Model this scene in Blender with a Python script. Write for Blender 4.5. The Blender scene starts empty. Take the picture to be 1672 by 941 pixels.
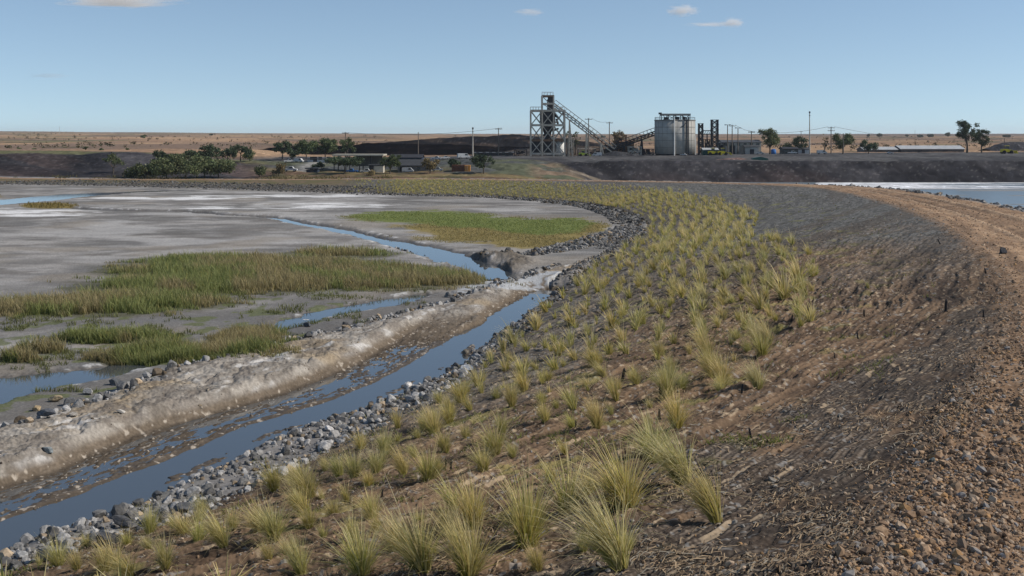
import bpy, bmesh, math, random
import numpy as np
from mathutils import Vector, Matrix
random.seed(7)
RNG = np.random.default_rng(11)
SC = bpy.context.scene
COL = SC.collection
F = 1900.0            # focal length in pixels of the 1672 px wide photograph
CX, HY, CZ = 836.0, 220.0, 10.0   # optical axis, eye level row, eye height in metres

# ------------------------------------------------------------------ helpers
def P(px, py, z=0.0):
    D = (CZ - z) * F / (py - HY)
    return ((px - CX) / F * D, D, z)

def sstep(a, b, x):
    t = np.clip((x - a) / (b - a + 1e-12), 0, 1)
    return t * t * (3 - 2 * t)

def _hash(ix, iy, seed):
    h = (ix.astype(np.int64) * 374761393 + iy.astype(np.int64) * 668265263 + seed * 974634777) & 0xffffffff
    h = ((h ^ (h >> 13)) * 1274126177) & 0xffffffff
    h = h ^ (h >> 16)
    return (h & 0xffffff).astype(np.float32) / 16777215.0

def vn(x, y, seed=0):
    x = np.asarray(x, dtype=np.float64); y = np.asarray(y, dtype=np.float64)
    xi = np.floor(x); yi = np.floor(y)
    fx = (x - xi).astype(np.float32); fy = (y - yi).astype(np.float32)
    xi = xi.astype(np.int64); yi = yi.astype(np.int64)
    fx = fx * fx * (3 - 2 * fx); fy = fy * fy * (3 - 2 * fy)
    a = _hash(xi, yi, seed); b = _hash(xi + 1, yi, seed)
    c = _hash(xi, yi + 1, seed); d = _hash(xi + 1, yi + 1, seed)
    return (a + (b - a) * fx) * (1 - fy) + (c + (d - c) * fx) * fy

def fbm(x, y, seed=0, octv=4, gain=0.5):
    s = 0.0; amp = 1.0; tot = 0.0
    for k in range(octv):
        s = s + amp * vn(x, y, seed + k * 17)
        tot += amp; amp *= gain
        x, y = 1.9 * (0.8 * x - 0.6 * y) + 13.7, 1.9 * (0.6 * x + 0.8 * y) - 7.3
    return s / tot

def smooth_poly(pts, n=8):
    """Catmull-Rom resample; points may carry extra columns."""
    p = np.array(pts, dtype=float)
    out = []
    for i in range(len(p) - 1):
        p0 = p[max(i - 1, 0)]; p1 = p[i]; p2 = p[i + 1]; p3 = p[min(i + 2, len(p) - 1)]
        for k in range(n):
            t = k / n
            out.append(0.5 * ((2 * p1) + (-p0 + p2) * t + (2 * p0 - 5 * p1 + 4 * p2 - p3) * t * t + (-p0 + 3 * p1 - 3 * p2 + p3) * t ** 3))
    out.append(p[-1])
    return np.array(out)

def poly_field(x, y, L):
    """signed distance (positive to the right of travel), arc length and interpolated extra columns"""
    best = np.full(x.shape, 1e18); sd = np.zeros(x.shape); s = np.zeros(x.shape)
    ex = np.zeros(x.shape + (L.shape[1] - 2,))
    acc = 0.0
    for i in range(len(L) - 1):
        ax, ay = L[i, :2]; bx, by = L[i + 1, :2]
        dx, dy = bx - ax, by - ay; ln2 = dx * dx + dy * dy; ln = math.sqrt(ln2)
        t = np.clip(((x - ax) * dx + (y - ay) * dy) / ln2, 0, 1)
        qx = x - (ax + t * dx); qy = y - (ay + t * dy)
        d2 = qx * qx + qy * qy
        m = d2 < best
        cr = dx * qy - dy * qx
        best = np.where(m, d2, best)
        sd = np.where(m, np.where(cr > 0, -1.0, 1.0) * np.sqrt(d2), sd)
        s = np.where(m, acc + t * ln, s)
        if L.shape[1] > 2:
            e = L[i, 2:] + t[..., None] * (L[i + 1, 2:] - L[i, 2:])
            ex = np.where(m[..., None], e, ex)
        acc += ln
    return sd, s, ex

# ------------------------------------------------------------------ guide lines, in plan (metres)
U = 10.0
TOE = smooth_poly([(-45, -12), (-22, 12), (-11.7, 26.6), (-8.3, 31), (-5.5, 38), (-1.5, 50), (1.6, 66), (5.6, 86), (11.5, 110), (15.0, 131),
                   (13.5, 156), (6, 175), (-3.5, 186), (-22, 194), (-41, 204), (-61, 216), (-100, 231), (-240, 262)])
CREST = smooth_poly([(-12, -14, 4.2), (-2, 4, 4.2), (5.3, 15.8, 4.1), (12.7, 30, 4.0), (19.2, 44, 4.0), (25.4, 63, 3.95), (33.8, 97, 3.6), (40.5, 140, 3.05),
                     (40, 164, 2.75), (26, 184, 2.45), (5, 198, 2.2), (-20, 212, 1.9), (-45, 222, 1.4), (-75, 233, 1.0), (-120, 246, 0.8), (-250, 278, 0.8)])
def PL(lst, z, extra=None):
    return smooth_poly([P(a, b, z)[:2] + ((lst[i][2],) if len(lst[i]) > 2 else ()) for i, (a, b) in enumerate([q[:2] for q in lst])])
CHAN = PL([(-420, 1060), (-150, 949), (0, 879), (150, 825), (270, 776), (420, 709), (560, 665), (650, 627), (720, 590), (757, 563), (795, 535), (848, 500), (892, 474)], -0.35)
BERM = PL([(-330, 830, 2.6), (-150, 757, 2.6), (0, 722, 2.5), (150, 687, 2.5), (270, 648, 2.4), (400, 594, 2.4), (520, 559, 2.2), (640, 529, 2.0), (740, 498, 1.7),
           (820, 474, 1.5), (880, 452, 1.3), (930, 430, 1.0)], 0.4)
LEFTW = PL([(-420, 740, 1.5), (-120, 668, 1.5), (0, 635, 1.4), (110, 617, 1.2), (215, 599, 0.5), (330, 575, 0.1), (440, 540, 0.2), (520, 516, 0.7), (600, 500, 0.7), (690, 482, 0.5)], -0.1)
STREAM = PL([(905, 449, 0.3), (868, 455, 1.3), (825, 462, 1.6), (775, 472, 1.0), (758, 474, 0.3)], 0.1)
STREAM2 = PL([(818, 456, .7), (795, 443, 1.2), (740, 423, 1.45), (690, 408, 1.25), (645, 398, 1.0), (600, 388, .6), (550, 376, .9), (490, 366, .6), (440, 356, 0.4), (380, 353, 0.6),
              (300, 347, 0.5), (200, 345, 0.5), (110, 341, 0.8)], -0.12)
FARW = PL([(-400, 345, 5), (-120, 339, 4.5), (20, 330, 4.5), (90, 323, 4), (150, 318, 3.5), (230, 314, 2.5), (330, 311.5, 1.5)], -0.1)

# coarse polar look-up of the distance fields (u = x / y, log y)
NU, NV = 520, 520
UL, UH, VL, VH = -0.85, 0.85, math.log(9.0), math.log(520.0)
_gu, _gv = np.meshgrid(np.linspace(UL, UH, NU), np.linspace(VL, VH, NV))
_gy = np.exp(_gv); _gx = _gu * _gy
FIELDS = {}
d, s, e = poly_field(_gx, _gy, TOE); FIELDS['dt'] = d; FIELDS['st'] = s
d, s, e = poly_field(_gx, _gy, CREST); FIELDS['dc'] = d; FIELDS['sc'] = s; FIELDS['zc'] = e[..., 0]
d, s, e = poly_field(_gx, _gy, CHAN); FIELDS['dch'] = d; FIELDS['sch'] = s
d, s, e = poly_field(_gx, _gy, BERM); FIELDS['dbm'] = d; FIELDS['sbm'] = s; FIELDS['hb'] = e[..., 0]
for nm, L in (('lw', LEFTW), ('s1', STREAM), ('s2', STREAM2), ('fw', FARW)):
    d, s, e = poly_field(_gx, _gy, L); FIELDS[nm] = np.abs(d) - e[..., 0]
    if nm == 'lw': FIELDS['dlw'] = d
for k in FIELDS: FIELDS[k] = FIELDS[k].astype(np.float32)

def look(x, y):
    y = np.maximum(y, 9.01)
    cu = np.clip((x / y - UL) / (UH - UL) * (NU - 1), 0, NU - 1.001)
    cv = np.clip((np.log(y) - VL) / (VH - VL) * (NV - 1), 0, NV - 1.001)
    iu = cu.astype(int); iv = cv.astype(int); fu = (cu - iu).astype(np.float32); fv = (cv - iv).astype(np.float32)
    out = {}
    for k, A in FIELDS.items():
        out[k] = (A[iv, iu] * (1 - fu) + A[iv, iu + 1] * fu) * (1 - fv) + (A[iv + 1, iu] * (1 - fu) + A[iv + 1, iu + 1] * fu) * fv
    return out

# distant ground, given as height over bearing and distance
FD = np.array([150, 225, 240, 253, 273, 285, 300, 330, 400, 600, 1000, 3000, 9000.0])
def zr(row, D): return CZ - (row - HY) / F * D
def _tab(*v): return [zr(a, D) if a > 100 else a for a, D in zip(v, FD)]
FB = np.array([-700, 0, 200, 400, 520, 650, 800, 920, 1000, 1200, 1672, 2400.0])
FT = np.array([
    _tab(-1, .3, .5, 288, 263, 248.5, 247, 245, 241, 232, 225, 215.5, 214.5),
    _tab(-1, .3, .5, 288, 263, 248.5, 247, 245, 241, 232, 225, 215.5, 214.5),
    _tab(-1, .3, .5, 287, 263, 249.5, 248, 246, 242, 232, 225, 217, 216),
    _tab(-1, .5, .5, .8, 272, 266, 262, 249, 242, 233, 226, 218.5, 217.5),
    _tab(-1, .5, .6, 286, 273, 267, 262, 257, 251, 240, 229, 219, 218),
    _tab(-1, .4, .6, 285, 275, 270, 264, 258, 252, 240, 229, 219.5, 218.5),
    _tab(-1, .0, .5, 286, 268, 262, 259, 256, 251, 240, 229, 219.7, 218.7),
    _tab(-2, -1.0, -.6, -.3, 272, 263, 259, 255.5, 251, 240, 229, 220, 219),
    _tab(-2.2, -2.2, -2.2, -1.9, -.9, 262.5, 259, 254.5, 250, 240, 229, 220, 219),
    _tab(-2.2, -2.2, -2.2, -1.9, -1.35, 263, 258.5, 253, 249, 240, 229.5, 220, 219),
    _tab(-2.2, -2.2, -2.2, -1.9, -1.35, 263, 258, 251, 247, 239, 229.5, 219.5, 218.5),
    _tab(-2.2, -2.2, -2.2, -1.9, -1.35, 263, 258, 251, 247, 239, 229.5, 219.5, 218.5)])

def zfar(x, y):
    px = np.clip(CX + F * x / np.maximum(y, 1), FB[0], FB[-1] - .01)
    D = np.clip(y, FD[0], FD[-1] - .01)
    ib = np.clip(np.searchsorted(FB, px, side='right') - 1, 0, len(FB) - 2)
    idd = np.clip(np.searchsorted(FD, D, side='right') - 1, 0, len(FD) - 2)
    fb = (px - FB[ib]) / (FB[ib + 1] - FB[ib]); fb = fb * fb * (3 - 2 * fb)
    fd = (D - FD[idd]) / (FD[idd + 1] - FD[idd])
    z = (FT[ib, idd] * (1 - fb) + FT[ib + 1, idd] * fb) * (1 - fd) + (FT[ib, idd + 1] * (1 - fb) + FT[ib + 1, idd + 1] * fb) * fd
    return z

def blob(fx, fy, cx, cy, rx, ry):
    return 1.0 - np.sqrt(((fx - cx) / rx) ** 2 + ((fy - cy) / ry) ** 2)

# wet-ground plant patches on the tailings, listed by where their feet stand on the flat
REEDS = [(95, 505, 190, 14), (230, 494, 170, 13), (480, 462, 320, 15), (640, 455, 175, 15), (400, 433, 210, 14), (330, 446, 170, 10), (300, 470, 190, 12),
         (560, 415, 90, 7), (540, 440, 170, 10), (700, 462, 100, 8), (730, 461, 75, 6)]
REEDS2 = [(320, 580, 170, 13), (410, 558, 75, 12), (250, 588, 120, 7), (185, 556, 120, 8), (75, 575, 60, 5), (30, 590, 40, 5), (420, 548, 60, 8)]
MEADOW = [(690, 356, 130, 11), (800, 366, 110, 10), (880, 372, 90, 14), (930, 366, 55, 8)]
MEADOW_DRY = [(830, 384, 150, 18), (890, 395, 90, 14), (960, 372, 40, 12), (740, 374, 90, 8)]
ISLAND = [(78, 337, 50, 5), (-60, 322, 70, 5)]

def patch(fx, fy, lst):
    m = np.full(np.shape(fx), -9.0)
    for b in lst: m = np.maximum(m, blob(fx, fy, *b))
    return m

WL_CH, WL_LW, WL_POND = -0.37, -0.11, -1.2

def ground(x, y, want='z'):
    """height of the ground (m); with want='all' also base colour, wetness and zone"""
    x = np.asarray(x, dtype=float); y = np.asarray(y, dtype=float)
    L = look(x, y)
    dt, st, dc, zc = L['dt'], L['st'], L['dc'], L['zc']
    n_big = fbm(x * .12, y * .12, 3, 3); n_mid = fbm(x * .7, y * .7, 5, 3); n_fin = fbm(x * 3.1, y * 3.1, 9, 3); n_mic = vn(x * 17, y * 17, 21)
    # ---- the tailings flat
    zf = (n_big - .5) * .14 + (n_mid - .5) * .05 + (n_fin - .5) * .03
    zf = zf + .10 * sstep(70, 120, y)
    cut = lambda dd, depth, soft: depth * (1 - sstep(-soft * .6, soft, dd + (n_mid - .5) * .9 + (n_fin - .5) * .35))
    wob = (fbm(x * .45, y * .45, 31, 2) - .5)
    zf = zf - cut(L['lw'], .32, .9) - cut(L['s2'], .45, 1.3) - cut(L['fw'], .25, 1.6)
    # ---- sandy berm
    dbm = np.abs(L['dbm'] + wob * 1.0)
    bside = L['dbm'] > 0
    rill = 1 - np.abs(2 * vn(L['sbm'] * 2.6 + (n_fin - .5) * .8, L['dbm'] * .35, 47) - 1)
    edge = L['hb'] + np.where(bside, .25 + (rill - .5) * .45, (n_mid - .5) * .8)
    bw = np.where(bside, .95, 1.7)
    rag = (fbm(x * 1.3, y * 1.3, 48, 4) - .5) * 1.5
    edge = np.where(bside, L['hb'] + .30 + rag * .55 + (rill - .5) * .22, edge)
    bm = np.where(bside, np.clip((edge + .28 - dbm) / .46, 0, 1) ** .7, 1 - sstep(edge - .45 * bw, edge + .75 * bw, dbm)) * (1 - sstep(88, 101, y))
    zf = zf * (1 - .5 * bm) + bm * (.30 + (n_mid - .5) * .13 + (n_fin - .5) * .13 + (vn(x * 7.5, y * 7.5, 53) - .5) * .06 + (n_mic - .5) * .03 - .10 * (1 - np.abs(2 * vn(x * .9 + n_mid, y * .45, 49) - 1)) ** 5 + (n_mic - .5) * .015)
    # pool and cut banks at the head of the berm
    zf = np.where(L['s1'] < 1.2, np.minimum(zf, .20 + (n_fin - .5) * .03 + sstep(-.6, 1.2, L['s1'] + (n_mid - .5) * .5) * .35), zf)
    kn = sstep(.55, .0, np.abs(blob(CX + F * x / y, HY + F * CZ / y, 800, 430, 75, 14) - .35)) * (L['s2'] > .4) * (dt < -2)
    zf = zf + kn * (.35 + (n_fin - .5) * .5 + (n_mid - .5) * .4)
    # ---- main channel and its mud bar
    dch = L['dch'] + wob * .5 + (n_fin - .5) * .16
    sch = L['sch']
    width = 1.15 + .35 * sstep(38, 60, sch) + .2 * (n_big - .5)
    ch = .75 * (1 - sstep(.15 * width, 1.75 * width, np.abs(dch)))
    ch = np.where(y < 101, ch, ch * (1 - sstep(101, 104, y)))
    zch = zf - ch
    bar = sstep(-4.4, -3.4, dch) * (1 - sstep(-1.6, -.8, dch)) * (1 - sstep(34, 52, sch)) * (sch > -1)
    zbar = WL_CH - .004 + (vn(sch * 1.4, dch * 6, 51) - .5) * .07 + (vn(sch * 5, dch * 16, 52) - .5) * .06 + (n_mid - .5) * .07
    isl = sstep(.60, .74, vn(sch * .55, dch * 2.2, 54) * .7 + vn(sch * 2.3, dch * 6, 55) * .3) * (np.abs(dch) < 1.6) * (1 - sstep(48, 62, sch)) * sstep(-.3, .3, dch)
    zch = np.maximum(zch, -2 + isl * (2 + WL_CH + .05 * vn(sch * 7, dch * 9, 56) - .012))
    zf = np.where(y < 104, zch * (1 - bar) + zbar * bar, zf)
    # ---- planted slope of the embankment
    slope = np.clip(dt / np.maximum(dt - dc, .01), 0, 1)
    q = dt - .30 * st + (n_big - .5) * 1.5
    near = 1 - sstep(42, 105, y)
    f1 = vn(q * 1.1, st * .10, 61); f2 = vn(q * 3.4, st * .35, 62); f3 = vn(q * 8.5, st * 1.3, 63); f4 = vn(q * 19, st * 3.5, 64)
    rid = 1 - np.abs(2 * vn(q * .9 + 9, st * .06, 65) - 1); rid = rid ** 9
    rough = (f1 - .5) * .13 + (f2 - .5) * .12 + (f3 - .5) * .105 + (f4 - .5) * .065 - rid * .15 + (vn(x * 6, y * 6, 69) - .5) * .05 + (n_mic - .5) * .035
    ribp = (1 - np.abs(2 * ((q * 2.1 + (n_mid - .5) * 1.1 + (n_big - .5) * 2) % 1) - 1)) ** 5 * sstep(.3, .55, vn(q * .5, st * .12, 70) + .15)
    rough = (rough - ribp * .055) * (1 - .55 * sstep(-7, -1.5, dc))
    prof = slope + .10 * np.sin(slope * math.pi)
    top0 = sstep(-.1, .9, dc)
    zs = .12 + (zc - .12) * prof + rough * (.24 + .76 * near) * sstep(.0, .10, slope) * sstep(0, -.8, dc) + (n_mid - .5) * .12 * sstep(0, .1, slope) * sstep(0, -.8, dc)
    # ---- track on the crest and the pond bank behind it
    wtr = np.where(y > 180, 7.0, 10.5)
    ztop = zc + top0 * ((n_mid - .5) * .14 + (n_fin - .5) * .09 + (n_mic - .5) * .05 + .10 * np.exp(-((dc - .9) / .6) ** 2))
    rut = np.exp(-((dc - 3.6) / .45) ** 2) + np.exp(-((dc - 5.9) / .45) ** 2)
    ztop = ztop - .12 * rut + .07 * (np.exp(-((dc - 2.9) / .3) ** 2) + np.exp(-((dc - 6.7) / .3) ** 2)) * (.4 + n_mid) - .02 * dc
    zt = np.where(dc < wtr, ztop, ztop - (dc - wtr) / 1.7)
    zF = zfar(x, y)
    farn = (fbm(x * .06, y * .06, 71, 4) - .5); farf = (fbm(x * .5, y * .5, 73, 4) - .5)
    gully = (1 - np.abs(2 * vn((x + .45 * y) * .09, (x - y) * .01, 77) - 1)) ** 3
    onbank = sstep(256, 270, y) * (1 - sstep(284, 300, y))
    rb_ = sstep(940, 1000, CX + F * x / y)
    zF = zF + farn * (.5 - .32 * onbank + 1.2 * sstep(500, 2000, y)) * sstep(245, 275, y) + farf * (.25 + .35 * onbank) - gully * onbank * (1.0 - .75 * rb_)
    fpx = CX + F * x / y
    crust = sstep(.40, .62, .5 + 1.5 * (fbm(x * .03, y * .28, 112, 4) - .5) + .30 * sstep(228, 262, y) - .12 + .25 * sstep(1560, 1420, fpx)) * sstep(1300, 1340, fpx) * (y < 271)
    zF = np.where((fpx > 930) & (y < 271), np.maximum(zF, -1.75 + .62 * crust), zF)
    zF = zF + sstep(700, 2500, y) * (fbm(x * .004, y * .004, 79, 3) - .5) * 3.0
    zt = np.maximum(zt, zF)
    z = np.where(dt < 0, zf, np.where(dc < 0, zs, zt))
    tb = (1 - sstep(0, .9, np.abs(dt))) * .12
    z = z + np.where(dt < 0, tb, 0)
    if want == 'z':
        return z
    # ------------------------------------------------------------ base colours
    sh = np.shape(x); C = lambda r, g, b: np.broadcast_to(np.array((r, g, b), dtype=np.float32), sh + (3,))
    mix = lambda A, B, m: A + (B - A) * np.clip(m, 0, 1)[..., None]
    fx = CX + F * x / y; fy = HY + F * CZ / y
    zone = np.where(dt < 0, 0, np.where(dc < 0, 1, 2))
    lay = fbm(x * .11, y * .16, 81, 5); lay2 = fbm(x * .38, y * .5, 83, 4); spk = vn(x * 7.3, y * 7.3, 85); spk2 = vn(x * 2.7, y * 2.7, 86)
    c = mix(C(.185, .177, .165), C(.32, .302, .28), sstep(.36, .64, lay))
    c = mix(c, C(.15, .145, .14), sstep(.50, .62, fbm(x * .27, y * .6, 98, 5)) * .5)
    c = mix(c, C(.36, .345, .325), sstep(.52, .66, fbm(x * .25 + 7, y * .5, 99, 5)) * .45 * sstep(60, 90, y))
    c = mix(c, C(.105, .098, .088), sstep(.90, .98, 1 - np.abs(2 * fbm(x * .035, y * .075, 100, 4) - 1)) * .5 * sstep(60, 90, y))
    c = mix(c, C(.15, .137, .122), sstep(.55, .72, lay2) * .6)
    c = mix(c, C(.42, .405, .385), sstep(.58, .72, fbm(x * .09, y * .13, 87, 5)) * .6)
    c = mix(c, C(.27, .235, .19), sstep(.56, .7, n_big) * .5)
    c = mix(c, C(.155, .155, .155), sstep(.5, .0, np.abs(fy - 560) / 60 - .4) * sstep(.35, .6, n_mid) * .6)
    white = np.full(sh, -9.0)
    for b in ((40, 348, 115, 7.5), (520, 337.5, 95, 4.2), (360, 341, 60, 2.2), (280, 325, 130, 2.0), (470, 321, 150, 2.2)):
        white = np.maximum(white, blob(fx, fy, *b))
    c = mix(c, C(.74, .73, .71), sstep(.0, .45, white * .6 + (fbm(x * .22, y * .7, 93, 5) - .5) * 2.6 + (lay - .5) * 1.2) * sstep(-.9, -.1, white) * .85)
    rim = np.minimum(np.minimum(np.abs(L['lw'] - .5), np.abs(L['s2'] - 1.0)), 9)
    c = mix(c, C(.7, .69, .67), sstep(.5, .1, rim) * sstep(.58, .7, n_fin * .5 + n_mid * .5) * .6)
    # wet edges
    low = sstep(.06, -.10, zf + np.where(y < 104, .02, 0))
    c = mix(c, C(.115, .103, .09), low * .85)
    # vegetated ground colour
    gm = patch(fx + (n_big - .5) * 60, fy + (n_mid - .5) * 6, MEADOW); dm = patch(fx + (n_big - .5) * 60, fy + (n_mid - .5) * 6, MEADOW_DRY)
    c = mix(c, C(.24, .19, .075), sstep(-.05, .2, dm + (lay2 - .5) * .8)); c = mix(c, C(.15, .175, .055), sstep(-.05, .2, gm + (lay2 - .5) * .6))
    rm = np.maximum(patch(fx, fy, REEDS), patch(fx, fy, REEDS2))
    c = mix(c, C(.085, .085, .045), sstep(-.2, .15, rm + (n_mid - .5) * .6) * .75)
    c = mix(c, C(.20, .15, .05), sstep(-.05, .25, patch(fx, fy, ISLAND) + (lay2 - .5) * .4))
    sp = (fy > 480) * (fx < 560)
    c = mix(c, C(.115, .13, .05), sp * sstep(.60, .68, fbm(x * .9, y * .9, 88, 3)) * .75)
    # berm: pale crusted sand, browner on its cut side
    bt = np.where(bside, sstep(.03, .12, bm), sstep(.12, .4, bm))
    bc = mix(C(.33, .298, .255), C(.235, .208, .175), sstep(.42, .62, n_mid))
    bc = mix(bc, C(.30, .23, .145), sstep(.55, .7, fbm(x * .35, y * .35, 91, 3)) * .7)
    salt = fbm(L['sbm'] * .22, L['dbm'] * .9, 92, 4)
    salt2 = fbm(L['sbm'] * .8, L['dbm'] * 3.2, 94, 4)
    sin_ = np.where(bside, sstep(.35, 1.0, edge - dbm), 1)
    bc = mix(bc, C(.42, .40, .365), sstep(.46, .66, salt * .4 + salt2 * .6) * .5 * sin_)
    bc = mix(bc, C(.54, .52, .49), sstep(.58, .63, salt2 * .6 + salt * .4) * .65 * sin_)
    bc = mix(bc, C(.12, .10, .08), sstep(.86, .97, 1 - np.abs(2 * fbm(x * .8, y * .8, 89, 4) - 1)) * .55)
    bc = mix(bc, C(.19, .165, .14), sstep(.56, .64, fbm(L['sbm'] * .9, L['dbm'] * 2.2, 97, 4)) * .6)
    bc = mix(bc, C(.52, .46, .37), sstep(.70, .95, rill) * sstep(.1, .5, dbm / np.maximum(edge, .1) - .55) * bside * .6)
    side = bside * sstep(1.0, .93, bm) * (bm > .02)
    bc = mix(bc, mix(C(.185, .140, .095), C(.13, .10, .07), n_fin), side * .92)
    bc = mix(bc, C(.46, .40, .32), side * sstep(.80, .86, vn(x * 9, y * 9, 95)) * .7)
    c = mix(c, bc, bt)
    inch = (np.abs(dch) < 4.2) & (y < 104) & (dt < 0)
    mud = inch * sstep(.10, -.20, zf)
    c = mix(c, mix(C(.118, .092, .066), C(.165, .132, .098), spk2), mud)
    c = mix(c, C(.062, .05, .038), mud * sstep(WL_CH + .10, WL_CH + .01, zf) * .7)
    c = mix(c, C(.36, .31, .25), mud * sstep(.80, .86, spk) * (zf > WL_CH))
    pale = sstep(.5, .15, L['s1'] + (n_fin - .5) * .5) * (y < 110) * (1 - sstep(.88, .97, 1 - np.abs(2 * fbm(x * .6, y * .6, 90, 3) - 1)))
    c = mix(c, C(.40, .415, .425), pale * .85)
    c = mix(c, C(.105, .088, .068), kn * .8)
    # strip of dirty gravel under the rock armour
    c = mix(c, C(.20, .19, .18), sstep(-4.2, -2.0, dt) * (dch > 1.2) * (y < 104) * .85)
    c = mix(c, C(.24, .225, .205), sstep(-4.0, -1.0, dt) * (y >= 104) * .8)
    # slope
    brown = mix(C(.098, .067, .046), C(.198, .134, .085), sstep(.3, .7, f2 * .55 + f3 * .45))
    brown = mix(brown, C(.065, .05, .04), sstep(.5, .75, f1) * .45)
    grey = mix(C(.085, .083, .077), C(.165, .160, .147), sstep(.3, .7, f3 * .5 + n_fin * .5))
    gm2 = sstep(56, 92, y + (n_big - .5) * 40) * sstep(.18, .42, slope + (n_mid - .5) * .2)
    lowg = sstep(.45, .15, slope + (n_mid - .5) * .3) * sstep(28, 45, y)
    s_ = mix(brown, grey, np.clip(gm2 + lowg * .75, 0, 1))
    netb = sstep(.58, .68, vn(q * .42, st * .03, 66) + (n_mid - .5) * .4) * (1 - .4 * sstep(60, 120, y)) * sstep(.12, .3, slope)
    wv = np.minimum(np.abs(((q * 9.0) % 1) - .5), np.abs(((st * 9.0 + n_fin) % 1) - .5)) * 2
    netc = mix(C(.048, .042, .037), C(.20, .165, .13), sstep(.25, .75, wv * .7 + .5 * (n_mic - .2)) * (1 - sstep(28, 50, y)) + .35 * sstep(28, 50, y))
    s_ = mix(s_, netc, netb * .8)
    s_ = mix(s_, C(.05, .04, .033), ribp * .5 * (.3 + .7 * near))
    s_ = mix(s_, C(.40, .31, .21), sstep(.80, .86, vn(q * 9, st * 5, 67)) * near * .7)
    s_ = mix(s_, C(.33, .32, .30), sstep(.83, .9, spk) * .5)
    s_ = mix(s_, C(.042, .035, .03), rid * (.35 + .4 * near))
    s_ = mix(s_, C(.24, .235, .06), sstep(.70, .78, fbm(x * .8, y * .8, 68, 2)) * .35 * sstep(.9, .6, slope))
    s_ = mix(s_, mix(C(.165, .125, .08), C(.13, .115, .06), sstep(.4, .6, n_mid)), sstep(620, 540, fx) * sstep(.25, .6, slope) * (y > 150))
    s_ = mix(s_, mix(C(.185, .170, .075), C(.15, .14, .085), sstep(.4, .6, n_fin)), sstep(165, 180, y) * sstep(600, 660, fx + 60 * (n_mid - .5)) * sstep(1150, 1000, fx + slope * 250) * sstep(.05, .15, slope) * .65)
    topm = sstep(-1.1, .1, dc + (n_mid - .5) * 1.3)
    gravel = mix(C(.21, .132, .080), C(.335, .22, .135), sstep(.3, .7, n_fin * .6 + spk2 * .4))
    gravel = mix(gravel, C(.15, .105, .07), sstep(.58, .75, n_mid) * .55)
    gravel = mix(gravel, C(.45, .36, .27), sstep(.78, .85, spk) * .7)
    s_ = mix(s_, gravel, topm * .85)
    # track
    t_ = mix(gravel, C(.40, .27, .17), sstep(.4, .65, n_big) * .5)
    t_ = mix(t_, gravel * .82, sstep(62, 30, y) * .75)
    t_ = mix(t_, C(.16, .105, .07), sstep(.52, .66, fbm(L['sc'] * .25, dc * 1.3, 96, 4)) * .5)
    t_ = mix(t_, C(.185, .125, .085), np.clip(rut, 0, 1) * .75 * sstep(.25, .5, n_mid))
    t_ = mix(t_, C(.44, .32, .215), (np.exp(-((dc - 2.9) / .3) ** 2) + np.exp(-((dc - 6.7) / .3) ** 2)) * .5)
    t_ = mix(t_, C(.27, .26, .245), sstep(wtr - 1.5, wtr, dc))
    # far ground
    px = fx; row = HY + F * (CZ - z) / y
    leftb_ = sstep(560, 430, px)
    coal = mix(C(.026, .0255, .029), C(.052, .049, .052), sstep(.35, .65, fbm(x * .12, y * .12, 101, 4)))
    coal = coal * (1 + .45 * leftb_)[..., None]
    coal = mix(coal, C(.064, .048, .046), sstep(.52, .68, fbm(x * .035 + y * .02, y * .03, 102, 3)) * .8)
    coal = mix(coal, C(.105, .078, .072), leftb_ * sstep(.46, .60, vn((x + .9 * y) * .11, (x - y) * .012, 113)) * .9)
    coal = mix(coal, C(.016, .015, .017), gully * .75)
    coal = mix(coal, C(.15, .14, .13), sstep(.80, .88, vn(x * 1.6, y * 1.6, 103)) * .4)
    plat = mix(C(.055, .054, .056), C(.095, .092, .09), sstep(.35, .65, fbm(x * .1, y * .05, 104, 3)))
    earth = mix(C(.130, .086, .056), C(.18, .140, .070), sstep(.4, .6, fbm(x * .15, y * .15, 105, 3)))
    earth = mix(earth, C(.07, .075, .04), sstep(.55, .7, fbm(x * .25, y * .25, 106, 3)) * .7)
    ggrey = mix(C(.080, .083, .080), C(.098, .105, .066), sstep(.45, .65, fbm(x * .1, y * .1, 107, 3)))
    tan = mix(C(.335, .222, .135), C(.25, .160, .10), sstep(.4, .65, fbm(x * .016, y * .010, 108, 4)))
    tan = mix(tan, C(.135, .098, .075), sstep(.48, .60, fbm(x * .011 + 5, y * .007, 109, 4)) * .8)
    tan = mix(tan, C(.12, .12, .062), sstep(.60, .70, fbm(x * .02 + 9, y * .009, 110, 4)) * .8)
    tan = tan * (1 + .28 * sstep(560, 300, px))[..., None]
    tan = mix(tan, C(.07, .068, .04), sstep(.66, .72, vn(x * .05, y * .05, 115)) * sstep(.5, .6, fbm(x * .012, y * .012, 116, 3)) * .8)
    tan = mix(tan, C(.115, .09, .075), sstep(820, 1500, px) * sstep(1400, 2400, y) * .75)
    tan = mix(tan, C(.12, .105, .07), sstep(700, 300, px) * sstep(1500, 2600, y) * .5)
    fsp = .55 + .9 * fbm(x * .9, y * .55, 122, 3) ; fsp = np.where(vn(x * 1.3, y * .8, 123) > .86, fsp * 1.5, fsp)
    f_ = earth
    bankm = sstep(254 - 9 * leftb_, 258 - 9 * leftb_, y + farf * 8)
    leftbank = sstep(470, 380, px); rightbank = sstep(905, 960, px + (y - 270) * 3 + farn * 40)
    mid = ((1 - leftbank) * (1 - rightbank))
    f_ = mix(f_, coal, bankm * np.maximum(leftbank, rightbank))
    f_ = mix(f_, ggrey, sstep(268, 276, y + farf * 8) * mid * sstep(380, 430, px))
    f_ = mix(f_, ggrey, mid * sstep(690, 760, px) * bankm)
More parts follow.
